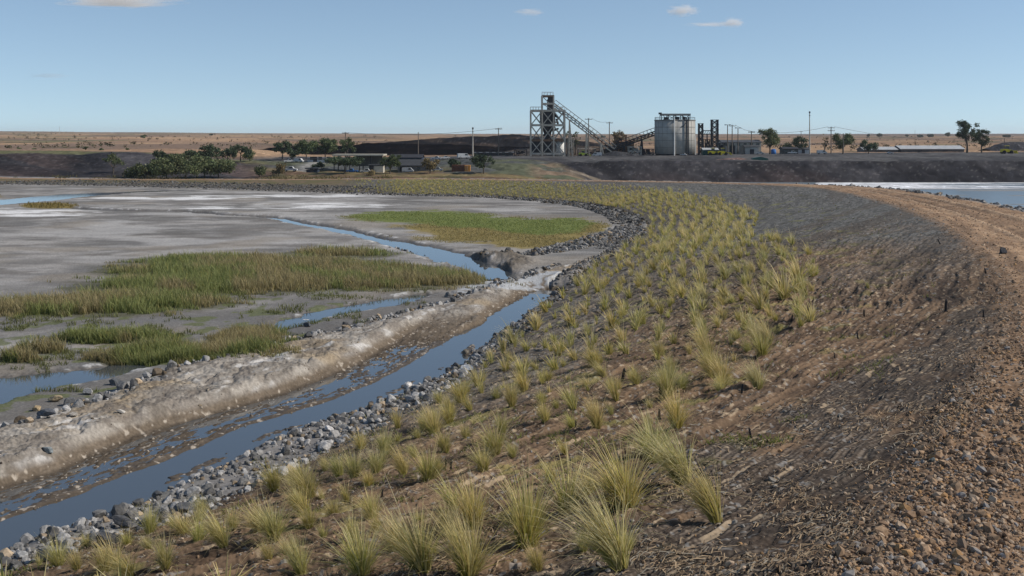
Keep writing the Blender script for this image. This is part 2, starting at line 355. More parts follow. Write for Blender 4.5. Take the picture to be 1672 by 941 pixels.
    f_ = mix(f_, C(.20, .145, .10), mid * sstep(850, 890, px) * sstep(250, 256, y) * (1 - sstep(283, 290, y)) * sstep(.45, .6, fbm(x * .2, y * .2, 111, 3)))
    f_ = mix(f_, plat, sstep(284, 289, y) * np.maximum(rightbank, sstep(292, 302, y) * sstep(380, 440, px)))
    plain = sstep(300, 320, y - 30 * sstep(420, 520, px) - 35 * sstep(700, 900, px) + farf * 12)
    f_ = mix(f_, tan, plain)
    f_ = mix(f_, C(.15, .15, .075), sstep(289, 293, y) * (1 - sstep(298, 304, y)) * leftbank * .8)
    road = np.exp(-((px - 505 - (y - 285) * 1.2) / 16) ** 2) * sstep(262, 270, y) * (1 - sstep(300, 306, y))
    f_ = mix(f_, C(.30, .285, .265), road * .8)
    shore = (px > 930) * sstep(268.5, 270, y) * (1 - sstep(271.5, 273.5, y))
    f_ = mix(f_, C(.17, .14, .105), shore * .8)
    f_ = mix(f_, C(.66, .67, .68), crust * .95 * sstep(.35, .6, fbm(x * .05, y * .5, 114, 3) + .2 * crust))
    f_ = mix(f_, C(.17, .14, .105), shore * .8)
    f_ = f_ * np.where(y < 420, fsp, .5 + .5 * fsp)[..., None]
    isfar = (dc > wtr) & ((zF > zc - 1.2) | (y > 240))
    t_ = mix(t_, f_, isfar.astype(float) * sstep(0, 3, dc - wtr))
    col = np.where((zone == 0)[..., None], c, np.where((zone == 1)[..., None], s_, t_))
    zone = np.where((zone == 2) & (dc > wtr + 2.0) & (y > 200), 3, zone)
    zone = np.where((zone == 3) & (plain > .5), 5, zone)
    zone = np.where((zone == 3) & (bankm * np.maximum(leftbank, rightbank) > .5) & (y < 289), 4, zone)
    zone = np.where((zone == 2) & (dc > wtr), 6, zone)
    zone = np.where((zone == 0) & (bm > .3), 7, zone)
    wet = np.maximum(low, mud) * (zone == 0)
    jit = .86 + .28 * vn(x * 23 + 3, y * 23, 121) ; far_j = 1 - sstep(150, 260, y)
    col = col * (1 + (jit - 1) * far_j)[..., None]
    return z, col, wet, zone

def gz(x, y): return float(ground(np.array([float(x)]), np.array([float(y)]))[0])

_HD = np.concatenate([np.arange(13, 60, .15), np.arange(60, 140, .4), np.arange(140, 420, .8)])
def hit(px, py, d0=0, d1=1e9):
    """first point of the ground seen along a bearing at a given depression"""
    D = _HD[(_HD >= d0) & (_HD <= d1)]
    x = (px - CX) / F * D
    z = ground(x, D)
    row = HY + F * (CZ - z) / D
    ok = np.where(row <= py)[0]
    i = ok[0] if len(ok) else len(D) - 1
    return float(x[i]), float(D[i]), float(z[i])
def at(px, D):
    x = (px - CX) / F * D
    return x, D, gz(x, D)
# ------------------------------------------------------------------ materials
def new_mat(name):
    m = bpy.data.materials.new(name); m.use_nodes = True
    nt = m.node_tree
    return m, nt, nt.nodes['Principled BSDF']
def N(nt, t, **kw):
    n = nt.nodes.new(t)
    for k, v in kw.items(): setattr(n, k, v)
    return n
def simple(name, col, rough=.7, metal=0.0, var=.25, scale=3.0, bump=.0):
    """painted / natural surface with procedural wear"""
    m, nt, b = new_mat(name)
    tc = N(nt, 'ShaderNodeTexCoord'); nz = N(nt, 'ShaderNodeTexNoise')
    nz.inputs['Scale'].default_value = scale; nz.inputs['Detail'].default_value = 6; nz.inputs['Roughness'].default_value = .65
    nt.links.new(tc.outputs['Object'], nz.inputs['Vector'])
    mr = N(nt, 'ShaderNodeMapRange'); mr.inputs[1].default_value = .3; mr.inputs[2].default_value = .7
    mr.inputs[3].default_value = 1 - var; mr.inputs[4].default_value = 1 + var
    nt.links.new(nz.outputs['Fac'], mr.inputs[0])
    mx = N(nt, 'ShaderNodeMix', data_type='RGBA', blend_type='MULTIPLY'); mx.inputs[0].default_value = 1
    mx.inputs[6].default_value = (*col, 1)
    nt.links.new(mr.outputs[0], mx.inputs[7]); nt.links.new(mx.outputs[2], b.inputs['Base Color'])
    b.inputs['Roughness'].default_value = rough; b.inputs['Metallic'].default_value = metal; b.inputs['Specular IOR Level'].default_value = .5 if rough < .3 else .12
    if bump:
        bp = N(nt, 'ShaderNodeBump'); bp.inputs['Strength'].default_value = bump; bp.inputs['Distance'].default_value = .05
        nt.links.new(nz.outputs['Fac'], bp.inputs['Height']); nt.links.new(bp.outputs[0], b.inputs['Normal'])
    return m
def attr_mat(name, rough=.9, spec=.25, trans=0.0, objcol=False, noise=0.0, nscale=20, bump=0.0, wet=False):
    m, nt, b = new_mat(name)
    a = N(nt, 'ShaderNodeAttribute', attribute_name='Col'); out = a.outputs['Color']
    if objcol:
        oi = N(nt, 'ShaderNodeObjectInfo'); mx = N(nt, 'ShaderNodeMix', data_type='RGBA', blend_type='MULTIPLY'); mx.inputs[0].default_value = 1
        nt.links.new(out, mx.inputs[6]); nt.links.new(oi.outputs['Color'], mx.inputs[7]); out = mx.outputs[2]
    if noise:
        tc = N(nt, 'ShaderNodeTexCoord'); nz = N(nt, 'ShaderNodeTexNoise'); nz.inputs['Scale'].default_value = nscale; nz.inputs['Detail'].default_value = 5
        nt.links.new(tc.outputs['Object'], nz.inputs['Vector'])
        mr = N(nt, 'ShaderNodeMapRange'); mr.inputs[1].default_value = .3; mr.inputs[2].default_value = .7; mr.inputs[3].default_value = 1 - noise; mr.inputs[4].default_value = 1 + noise
        nt.links.new(nz.outputs['Fac'], mr.inputs[0])
        mx = N(nt, 'ShaderNodeMix', data_type='RGBA', blend_type='MULTIPLY'); mx.inputs[0].default_value = 1
        nt.links.new(out, mx.inputs[6]); nt.links.new(mr.outputs[0], mx.inputs[7]); out = mx.outputs[2]
        if bump:
            bp = N(nt, 'ShaderNodeBump'); bp.inputs['Strength'].default_value = bump; bp.inputs['Distance'].default_value = .03
            nt.links.new(nz.outputs['Fac'], bp.inputs['Height']); nt.links.new(bp.outputs[0], b.inputs['Normal'])
    nt.links.new(out, b.inputs['Base Color'])
    b.inputs['Roughness'].default_value = rough; b.inputs['Specular IOR Level'].default_value = spec
    if wet:
        w = N(nt, 'ShaderNodeAttribute', attribute_name='wet'); mr = N(nt, 'ShaderNodeMapRange'); mr.inputs[3].default_value = rough; mr.inputs[4].default_value = .42
        nt.links.new(w.outputs['Fac'], mr.inputs[0]); nt.links.new(mr.outputs[0], b.inputs['Roughness'])
    if trans:
        t = N(nt, 'ShaderNodeBsdfTranslucent'); nt.links.new(out, t.inputs['Color'])
        ms = N(nt, 'ShaderNodeMixShader'); ms.inputs[0].default_value = trans
        nt.links.new(b.outputs[0], ms.inputs[1]); nt.links.new(t.outputs[0], ms.inputs[2])
        nt.links.new(ms.outputs[0], nt.nodes['Material Output'].inputs['Surface'])
    return m
def water_mat(name, deep, rough, ior, wave, scale):
    m, nt, b = new_mat(name)
    b.inputs['Base Color'].default_value = (*deep, 1); b.inputs['Roughness'].default_value = rough; b.inputs['IOR'].default_value = ior
    tc = N(nt, 'ShaderNodeTexCoord'); nz = N(nt, 'ShaderNodeTexNoise'); nz.inputs['Scale'].default_value = scale; nz.inputs['Detail'].default_value = 3
    nt.links.new(tc.outputs['Object'], nz.inputs['Vector'])
    bp = N(nt, 'ShaderNodeBump'); bp.inputs['Strength'].default_value = wave; bp.inputs['Distance'].default_value = .02
    nt.links.new(nz.outputs['Fac'], bp.inputs['Height']); nt.links.new(bp.outputs[0], b.inputs['Normal'])
    return m
M_GROUND = attr_mat('ground_soil', .95, .04, noise=.22, nscale=9, bump=.35, wet=True)
M_COAL = attr_mat('coal_heap', 1.0, .0, noise=.25, nscale=1.5)
M_ROCK = attr_mat('rock_grey', .85, .25, objcol=True, noise=.38, nscale=4, bump=.6)
M_STONE = attr_mat('loose_stone', .92, .08, noise=.25, nscale=14)
M_GRASS = attr_mat('grass_blade', .6, .2, trans=.42, objcol=True)
M_LEAF = attr_mat('tree_leaf', .65, .2, trans=.22, objcol=True)
M_LITTER = attr_mat('dry_litter', .85, .1)
M_WATER = water_mat('still_water', (.062, .070, .075), .02, 1.75, .04, 1.6)
M_SHALLOW = water_mat('shallow_water', (.085, .105, .12), .05, 1.6, .05, .8)
M_POND = water_mat('pond_water', (.15, .18, .19), .28, 1.4, .25, .3)
M_BARK = simple('bark', (.105, .085, .066), .9, var=.4, scale=2)

# ------------------------------------------------------------------ mesh helpers
def np_mesh(name, V, Fq, col=None, mat=None, wet=None, smooth=False, fcol=None):
    """V (n,3), Fq (m,k) faces of one size; colours per vertex"""
    me = bpy.data.meshes.new(name)
    V = np.asarray(V, dtype=np.float32); Fq = np.asarray(Fq, dtype=np.int32)
    k = Fq.shape[1]
    me.vertices.add(len(V)); me.vertices.foreach_set('co', V.ravel())
    me.loops.add(Fq.size); me.loops.foreach_set('vertex_index', Fq.ravel())
    me.polygons.add(len(Fq)); me.polygons.foreach_set('loop_start', np.arange(0, Fq.size, k, dtype=np.int32))
    me.polygons.foreach_set('use_smooth', np.full(len(Fq), smooth, dtype=bool))
    me.update(calc_edges=True)
    if col is not None:
        a = me.attributes.new('Col', 'FLOAT_COLOR', 'POINT')
        a.data.foreach_set('color', np.concatenate([np.asarray(col, dtype=np.float32), np.ones((len(V), 1), np.float32)], 1).ravel())
    if wet is not None:
        a = me.attributes.new('wet', 'FLOAT', 'POINT'); a.data.foreach_set('value', np.asarray(wet, dtype=np.float32))
    if mat: me.materials.append(mat)
    return me
def link(name, me, parent=None, loc=(0, 0, 0)):
    o = bpy.data.objects.new(name, me); COL.objects.link(o); o.location = loc
    if parent: o.parent = parent
    return o
def tag(o, label, cat, group=None):
    o['label'] = label; o['category'] = cat
    if group: o['group'] = group
    return o
def structure(o): o['kind'] = 'structure'; return o
def stuff(o, label, cat): o['kind'] = 'stuff'; o['label'] = label; o['category'] = cat; return o
def empty(name, loc, label, cat, group=None, rz=0):
    o = bpy.data.objects.new(name, None); COL.objects.link(o); o.location = loc; o.rotation_euler.z = rz; o.empty_display_size = .3
    return tag(o, label, cat, group)

class MB:
    """collects boxes, bars, tubes and prisms into one mesh"""
    def __init__(s): s.v = []; s.f = []
    def add(s, vs, fs):
        o = len(s.v); s.v += [tuple(v) for v in vs]; s.f += [tuple(i + o for i in f) for f in fs]; return s
    def box(s, c, d, rz=0.0):
        cx, cy, cz = c; hx, hy, hz = d[0] / 2, d[1] / 2, d[2] / 2; ca, sa = math.cos(rz), math.sin(rz)
        vs = []
        for z in (-hz, hz):
            for x, y in ((-hx, -hy), (hx, -hy), (hx, hy), (-hx, hy)):
                vs.append((cx + x * ca - y * sa, cy + x * sa + y * ca, cz + z))
        return s.add(vs, [(3, 2, 1, 0), (4, 5, 6, 7), (0, 1, 5, 4), (1, 2, 6, 5), (2, 3, 7, 6), (3, 0, 4, 7)])
    def bar(s, a, b, w, h=None):
        """square section bar from a to b"""
        a, b = Vector(a), Vector(b); h = h or w
        d = (b - a).normalized(); up = Vector((0, 0, 1)) if abs(d.z) < .95 else Vector((0, 1, 0))
        sx = d.cross(up).normalized() * w / 2; sy = sx.cross(d).normalized() * h / 2
        vs = [p + sx * i + sy * j for p in (a, b) for i, j in ((-1, -1), (1, -1), (1, 1), (-1, 1))]
        return s.add(vs, [(3, 2, 1, 0), (4, 5, 6, 7), (0, 1, 5, 4), (1, 2, 6, 5), (2, 3, 7, 6), (3, 0, 4, 7)])
    def tube(s, pts, radii, n=8, cap=True):
        o = len(s.v); pts = [Vector(p) for p in pts]
        for i, p in enumerate(pts):
            d = (pts[min(i + 1, len(pts) - 1)] - pts[max(i - 1, 0)]).normalized()
            up = Vector((0, 0, 1)) if abs(d.z) < .9 else Vector((1, 0, 0))
            a = d.cross(up).normalized(); b = a.cross(d)
            r = radii[i] if hasattr(radii, '__len__') else radii
            for k in range(n):
                t = 2 * math.pi * k / n
                s.v.append(tuple(p + (a * math.cos(t) + b * math.sin(t)) * r))
        for i in range(len(pts) - 1):
            for k in range(n):
                s.f.append((o + i * n + k, o + i * n + (k + 1) % n, o + (i + 1) * n + (k + 1) % n, o + (i + 1) * n + k))
        if cap:
            s.f.append(tuple(o + k for k in range(n))[::-1]); s.f.append(tuple(o + (len(pts) - 1) * n + k for k in range(n)))
        return s
    def cyl(s, c, r, h, n=32, r2=None):
        return s.tube([(c[0], c[1], c[2]), (c[0], c[1], c[2] + h)], [r, r if r2 is None else r2], n)
    def prism(s, poly, y0, y1):
        """polygon in x,z extruded along y"""
        n = len(poly); vs = [(x, y0, z) for x, z in poly] + [(x, y1, z) for x, z in poly]
        return s.add(vs, [tuple(range(n)), tuple(range(2 * n - 1, n - 1, -1))] + [(i, i + n, (i + 1) % n + n, (i + 1) % n) for i in range(n)])
    def mesh(s, name, mat, smooth=False):
        me = bpy.data.meshes.new(name); me.from_pydata(s.v, [], s.f); me.update()
        bm = bmesh.new(); bm.from_mesh(me); bmesh.ops.recalc_face_normals(bm, faces=bm.faces); bm.to_mesh(me); bm.free()
        if smooth:
            me.polygons.foreach_set('use_smooth', [len(p.vertices) == 4 for p in me.polygons])
        me.materials.append(mat); return me
    def build(s, name, mat, parent=None, loc=(0, 0, 0), smooth=False):
        return link(name, s.mesh(name, mat, smooth), parent, loc)

# ------------------------------------------------------------------ the terrain sheets
def d_rows():
    D = [12.5]
    while D[-1] < 7000:
        d = D[-1]
        st = d * d / 19000 * .82
        st = max(.017, st)
        if d < 440: st = min(st, .32 if d < 125 else (.62 if d < 310 else 1.2))
        else: st = min(st, d * .02)
        D.append(d + st)
    return np.array(D)
_D = d_rows()
_u = np.concatenate([np.linspace(-.84, -.475, 50)[:-1], np.linspace(-.475, .475, 1240), np.linspace(.475, .84, 50)[1:]])
_X = _u[None, :] * _D[:, None]; _Y = np.broadcast_to(_D[:, None], _X.shape)
R_, C_ = _X.shape
Zg = np.empty(_X.shape, np.float32); Cg = np.empty(_X.shape + (3,), np.float32); Wg = np.empty(_X.shape, np.float32); Og = np.empty(_X.shape, np.int8)
for i in range(0, R_, 120):
    z, c, w, o = ground(_X[i:i + 120], np.ascontiguousarray(_Y[i:i + 120]), 'all')
    Zg[i:i + 120] = z; Cg[i:i + 120] = c; Wg[i:i + 120] = w; Og[i:i + 120] = o
_V = np.stack([_X, _Y, Zg], -1).reshape(-1, 3).astype(np.float32)
_idx = np.arange(R_ * C_, dtype=np.int32).reshape(R_, C_)
_Fq = np.stack([_idx[:-1, :-1], _idx[:-1, 1:], _idx[1:, 1:], _idx[1:, :-1]], -1).reshape(-1, 4)
_fz = Og[:-1, :-1].reshape(-1)
for zid, nm in ((0, 'tailings_flat'), (1, 'embankment_slope'), (2, 'gravel_track'), (3, 'ground'), (4, 'coal_waste_bank'), (5, 'plain'), (6, 'pond_bank'), (7, 'sandy_berm')):
    f = _Fq[_fz == zid]
    if not len(f): continue
    used, inv = np.unique(f, return_inverse=True)
    me = np_mesh(nm, _V[used], inv.reshape(-1, 4), Cg.reshape(-1, 3)[used], M_GROUND, Wg.reshape(-1)[used], smooth=True)
    structure(link(nm, me))
# ground carried on behind and beneath the photographer
gx = np.linspace(-60, 60, 25); gy = np.linspace(-40, 12.5, 12); GX, GY = np.meshgrid(gx, gy)
GZ = np.interp(GX, [-60, -12, 2, 12, 20, 60], [0, 0, 4.1, 4.1, -2.2, -2.2])
ii = np.arange(GX.size).reshape(GX.shape)
me = np_mesh('ground', np.stack([GX, GY, GZ - .12], -1).reshape(-1, 3), np.stack([ii[:-1, :-1], ii[:-1, 1:], ii[1:, 1:], ii[1:, :-1]], -1).reshape(-1, 4),
             np.full((GX.size, 3), (.2, .15, .1)), M_GROUND, np.zeros(GX.size), smooth=True)
structure(link('ground', me))

# ------------------------------------------------------------------ water: level sheets cut by the banks
def ribbon(name, L, half, z, mat):
    vs = []; 
    for i in range(len(L)):
        d = L[min(i + 1, len(L) - 1), :2] - L[max(i - 1, 0), :2]; d /= np.linalg.norm(d)
        n = np.array((d[1], -d[0])); h = half(i)
        for t in (-1, -.5, 0, .5, 1): vs.append((*(L[i, :2] + n * h * t), z))
    n5 = np.arange(len(L) * 5).reshape(-1, 5)
    f = np.stack([n5[:-1, :-1], n5[:-1, 1:], n5[1:, 1:], n5[1:, :-1]], -1).reshape(-1, 4)
    return structure(link(name, np_mesh(name, vs, f, mat=mat, smooth=True)))
ribbon('channel_water', CHAN, lambda i: 3.4, WL_CH, M_WATER)
ribbon('seep_water', LEFTW, lambda i: LEFTW[i, 2] + 1.0, WL_LW, M_WATER)
ribbon('stream_water', STREAM2, lambda i: STREAM2[i, 2] + 1.2, -.13, M_WATER)
ribbon('inlet_water', FARW, lambda i: FARW[i, 2] + 2.0, -.03, M_SHALLOW)
pw = MB(); pw.add([(16, 20, WL_POND), (700, 20, WL_POND), (700, 276, WL_POND), (40, 276, WL_POND)], [(0, 1, 2, 3)])
structure(pw.build('pond_water', M_POND))
# ================================================================== rocks
def ico(sub):
    bm = bmesh.new(); bmesh.ops.create_icosphere(bm, subdivisions=sub, radius=1.0)
    V = np.array([v.co[:] for v in bm.verts]); Fc = np.array([[v.index for v in f.verts] for f in bm.faces]); bm.free(); return V, Fc
ICO1, ICO1F = ico(1); ICO2, ICO2F = ico(2); ICO3, ICO3F = ico(3)
def rock_shape(seed, base=ICO2, cuts=9):
    r = np.random.default_rng(seed); cuts += 5; V = base.copy() * np.array([1.0, r.uniform(.62, .9), r.uniform(.5, .75)])
    for _ in range(cuts):
        n = r.normal(size=3); n /= np.linalg.norm(n); d = r.uniform(.36, .66)
        t = V @ n - d; V = V - np.outer(np.clip(t, 0, None), n) * .99
    return V + r.normal(size=V.shape) * .008
ROCKV = [rock_shape(100 + i) for i in range(10)]
ROCKM = []
for i, v in enumerate(ROCKV):
    v3 = rock_shape(100 + i, ICO3, 11)
    ROCKM.append(np_mesh('rock', v3, ICO3F, np.full((len(v3), 3), 1.0), M_ROCK))
def rot_mats(n, r, tilt=.5):
    a = r.uniform(0, 2 * np.pi, n); b = r.normal(0, tilt, n); c = r.normal(0, tilt, n)
    def m(ax, t):
        z = np.zeros_like(t); o = np.ones_like(t); co, si = np.cos(t), np.sin(t)
        if ax == 0: L = [o, z, z, z, co, -si, z, si, co]
        elif ax == 1: L = [co, z, si, z, o, z, -si, z, co]
        else: L = [co, -si, z, si, co, z, z, z, o]
        return np.stack(L, -1).reshape(-1, 3, 3)
    return m(2, a) @ m(0, b) @ m(1, c)
def scatter_mesh(name, protos, Fc, pos, size, cols, r, mat, tilt=.5, sink=.25):
    Vs, Fs, Cs = [], [], []; off = 0
    which = r.integers(0, len(protos), len(pos)); R = rot_mats(len(pos), r, tilt)
    for k, pv in enumerate(protos):
        m = which == k
        if not m.any(): continue
        V = np.einsum('nij,vj->nvi', R[m], pv) * size[m][:, None, None] + pos[m][:, None, :]
        V[..., 2] += (size[m] * sink)[:, None]
        n, nv = V.shape[:2]
        Vs.append(V.reshape(-1, 3)); Fs.append((Fc[None] + (off + np.arange(n) * nv)[:, None, None]).reshape(-1, Fc.shape[1]))
        Cs.append(np.repeat(cols[m], nv, 0)); off += n * nv
    return link(name, np_mesh(name, np.concatenate(Vs), np.concatenate(Fs), np.concatenate(Cs), mat))
def image_points(n, x0, x1, y0, y1, r, z=0.0):
    fx = r.uniform(x0, x1, n); fy = r.uniform(y0, y1, n); D = (CZ - z) * F / (fy - HY); return (fx - CX) / F * D, D
def rock_cols(n, r, pale=.5, tan=.08):
    g = np.where(r.random(n) < pale, r.uniform(.20, .40, n), r.uniform(.07, .19, n))
    c = np.stack([g * 1.0, g * .972, g * .93], 1)
    t = r.random(n) < tan; c[t] = c[t] * np.array([1.15, .92, .66]); return c
rr = np.random.default_rng(5)
RK = []        # x, y, size, region
def pick(x, y, keep, size, reg):
    for a, b, c in zip(x[keep], y[keep], size[keep]): RK.append((a, b, c, reg))
def strip(n, L0, y0, y1, d0, d1, field):
    x, y = None, None
# toe rock armour beside the channel
NT = 300000; pool_x = rr.uniform(-24, 14, NT); pool_y = rr.uniform(20, 132, NT)
Lk = look(pool_x, pool_y); edge_n = (vn(pool_x * .7, pool_y * .7, 201) - .5) * 1.2
k = (Lk['dt'] < np.where(pool_y < 46, 1.15, .5) + edge_n * .9) & (Lk['dt'] > -4.6) & ((Lk['dch'] > .95 + edge_n * .5) | (pool_y > 101)) & (Lk['s1'] > .6)
k &= np.where(pool_y > 90, Lk['dt'] > -2.3 + edge_n, True)
sz = np.clip(rr.lognormal(math.log(.078), .62, NT), .032, .34)
k &= rr.random(NT) < np.where(pool_y < 45, .62, .48) * (.45 + .55 * sstep(.3, .5, vn(pool_x * .9, pool_y * .9, 202)))
pick(pool_x, pool_y, k, sz, 'toe')
# armour round the far bend
n = 110000; px_ = rr.uniform(-110, 20, n); py_ = rr.uniform(100, 236, n); Lk = look(px_, py_)
far_l = (836 + 1900 * px_ / py_) < 640 + rr.normal(0, 30, n)
k = np.where(far_l, (Lk['dt'] < 7) & (Lk['dt'] > -1.2), (Lk['dt'] < .3) & (Lk['dt'] > -3.9)) & (rr.random(n) < .95); k &= (py_ > 128)
pick(px_, py_, k, np.clip(rr.lognormal(math.log(.155), .45, n), .08, .42) * np.where(far_l, .85, 1)[:], 'bend')
# second line of rock inside the bend
INNER = PL([(640, 404), (700, 414), (780, 421), (850, 420), (890, 413), (940, 402), (1000, 386), (1042, 371)], 0)
n = 30000; px_ = rr.uniform(-20, 16, n); py_ = rr.uniform(88, 136, n); di, si, _ = poly_field(px_, py_, INNER); L2 = look(px_, py_)
k = (np.abs(di) < .5 + 1.2 * sstep(14, 24, si)) & (rr.random(n) < .12 + .8 * sstep(10, 22, si)) & (L2['dt'] < -1.5)
pick(px_, py_, k, np.clip(rr.lognormal(math.log(.19), .4, n), .1, .42), 'inner')
# left side of the berm
n = 40000; px_ = rr.uniform(-24, 4, n); py_ = rr.uniform(28, 92, n); L2 = look(px_, py_); e_ = (vn(px_ * .5, py_ * .5, 203) - .5) * 1.4
k = (L2['dbm'] < -L2['hb'] + .1 + e_ * .5) & (L2['dbm'] > -L2['hb'] - 1.25 + e_) & (L2['lw'] > .1) & (rr.random(n) < .38)
pick(px_, py_, k, np.clip(rr.lognormal(math.log(.15), .5, n), .07, .42), 'berm')
# bank of the pond
n = 30000; px_ = rr.uniform(20, 62, n); py_ = rr.uniform(60, 185, n); L2 = look(px_, py_); e_ = (vn(px_ * .5, py_ * .5, 204) - .5) * 2
k = (L2['dc'] > 9.4 + e_) & (L2['dc'] < 12.2) & (rr.random(n) < .55) & (py_ < 178)
pick(px_, py_, k, np.clip(rr.lognormal(math.log(.2), .4, n), .1, .5), 'pond')
# stray rocks in the water and on the bars
n = 1800; px_ = rr.uniform(-22, 4, n); py_ = rr.uniform(26, 95, n); L2 = look(px_, py_)
k = (np.abs(L2['dch']) < 1.6) & (rr.random(n) < .22)
pick(px_, py_, k, np.clip(rr.lognormal(math.log(.1), .35, n), .05, .22), 'wet')
BIG = [  # px, py, size in px, colour, label, scale
    (172, 890, 33, (.062, .062, .064), 'largest dark boulder, low and flat-topped, at the bottom left of the rock strip', (1, .8, .62)),
    (205, 862, 24, (.085, .085, .087), 'flat dark slab of rock just above the largest dark boulder', (1.1, .8, .55)),
    (245, 858, 22, (.105, .105, .106), 'dark grey slab touching the slope, second from the largest boulder', (1.2, .8, .5)),
    (300, 838, 26, (.12, .12, .12), 'long smooth grey slab below a straw-coloured tussock', (1.3, .8, .45)),
    (88, 866, 14, (.13, .11, .09), 'brown lump of rock at the water edge of the rock strip', (1.1, .8, .6)),
    (258, 812, 11, (.1, .1, .1), 'dark pointed rock standing at the channel edge', (1, .9, .9)),
    (80, 744, 12, (.20, .225, .23), 'lone blue-grey stone on the bank of the sandy berm', (1.1, .8, .7)),
    (665, 638, 11, (.60, .57, .53), 'rounded cream boulder at the water edge of the rock strip', (1, .9, .85)),
    (763, 608, 15, (.62, .62, .61), 'long white boulder among grey rocks above the channel', (1.3, .7, .7)),
    (537, 704, 11, (.52, .50, .48), 'pale flat boulder at the edge of the channel below a dark one', (1.2, .9, .6)),
    (556, 690, 13, (.10, .10, .10), 'dark rounded rock leaning over the channel edge', (1.1, .9, .7)),
    (736, 579, 10, (.11, .09, .07), 'brown rock standing in the channel where it narrows', (1.1, .8, .6)),
    (760, 578, 9, (.17, .15, .12), 'tan rock at the tip of the rock strip beside the narrow channel', (1, .9, .9)),
    (78, 681, 17, (.10, .105, .115), 'big slate-grey boulder on the near end of the berm rocks', (1.1, .9, .65)),
    (113, 663, 16, (.12, .12, .12), 'dark boulder behind the slate-grey one on the berm', (1.1, .9, .75)),
    (92, 656, 13, (.36, .28, .17), 'tan boulder among grey rocks at the seep water', (1.1, .9, .7)),
    (60, 671, 12, (.33, .25, .15), 'small orange-tan boulder beside the slate-grey boulder', (1, .9, .7)),
    (188, 630, 15, (.11, .115, .12), 'dark blunt boulder at the crest of the berm rocks', (1.1, .9, .8)),
    (145, 645, 14, (.30, .29, .275), 'pale grey boulder between two dark ones on the berm', (1.1, .8, .6)),
    (120, 682, 10, (.26, .24, .21), 'buff stone at the near edge of the berm rocks', (1, .9, .7)),
    (198, 676, 10, (.46, .43, .38), 'cream slab lying alone on the sandy berm', (1.3, .7, .45)),
    (498, 529, 10, (.55, .54, .53), 'white boulder at the edge of the seep water', (1.3, .9, .7)),
    (503, 535, 9, (.08, .085, .09), 'dark rock next to the white boulder at the seep', (1, .9, .8)),
    (120, 904, 15, (.40, .395, .38), 'pale boulder in the rocks at the bottom left corner', (1.1, .9, .6)),
    (35, 915, 14, (.30, .30, .295), 'grey block at the bottom left corner of the rock strip', (1.1, .9, .7)),
    (1637, 415, 10, (.05, .05, .055), 'black rock on the edge of the gravel track', (.9, .9, 1.1)),
    (1523, 757, 9, (.10, .12, .12), 'blue-grey stone sunk in the gravel edge of the slope', (1, .8, .9))]
BIGXY = []
for q_ in BIG:
    x_, y_, z_ = hit(q_[0], q_[1]); BIGXY.append((x_, y_, z_, q_[2] * y_ / F))
RK = [a for a in RK if all((a[0] - b[0]) ** 2 + (a[1] - b[1]) ** 2 > (b[3] * .85 + a[2] * .5) ** 2 for b in BIGXY)]
RX = np.array([a[0] for a in RK]); RY = np.array([a[1] for a in RK]); RS = np.array([a[2] for a in RK]); RG = np.array([a[3] for a in RK])
RZ = ground(RX, RY)
inside = np.abs(RX / RY) < .43
prow = HY + F * (CZ - RZ) / RY; inside &= prow < 935
app = np.where(inside, RS / RY, 0); order = np.argsort(-app)
IND = order[:262]; rest = np.ones(len(RX), bool); rest[IND] = False
rc = rock_cols(len(RX), rr, .5, .14); rc[RG == 'bend'] *= np.array([.44, .45, .455]); rc[RG == 'inner'] *= .7; rc[RG == 'pond'] *= .8
rc[RG == 'toe'] *= np.where(RY[RG == 'toe'] > 55, .68, 1.0)[:, None]
pos = np.stack([RX, RY, RZ], 1)
o = scatter_mesh('riprap', ROCKV, ICO2F, pos[rest], RS[rest], rc[rest], rr, M_STONE, .5, .10)
o.data.materials.clear(); o.data.materials.append(M_STONE)
stuff(o, 'grey rock armour heaped along the toe of the embankment and pond edge', 'riprap')
RLAB = {'toe': ('grey angular rock in the armour strip between the channel and the planted slope', 'rocks of the channel side armour'),
        'berm': ('grey rock in the line along the pond side of the sandy berm', 'rocks along the left of the berm'),
        'wet': ('small dark rock lying in the shallow channel water', 'rocks in the channel'),
        'bend': ('dark rock in the armour round the far bend of the embankment', 'rocks round the bend'),
        'inner': ('grey rock in the second rock line inside the bend', 'rocks inside the bend'),
        'pond': ('grey rock on the bank between the gravel track and the pond', 'rocks on the pond bank')}
RLAB['berm'] = ('grey rock in the line between the seep water and the sandy berm', 'rocks along the left of the berm')
def rock(x, y, z, s, col, label, group=None, rot=None, scale=None, var=None):
    o = bpy.data.objects.new('rock', ROCKM[random.randrange(10) if var is None else var]); COL.objects.link(o)
    o.location = (x, y, z + s * .14); sc = scale or (1, 1, 1); o.scale = (s * sc[0], s * sc[1], s * sc[2])
    o.rotation_euler = rot or (random.gauss(0, .4), random.gauss(0, .4), random.uniform(0, 6.28)); o.color = (*col, 1)
    return tag(o, label, 'rock', group)
for i in IND:
    lab, grp = RLAB[RG[i]]
    rock(RX[i], RY[i], RZ[i], RS[i], rc[i], lab, grp)
for (px, py, sp, c, lab, sc), (x, y, z, s_) in zip(BIG, BIGXY):
    rock(x, y, z + s_ * .16, s_ * 1.12, c, lab, None, (random.gauss(0, .15), random.gauss(0, .15), random.uniform(-.5, .5)), sc)

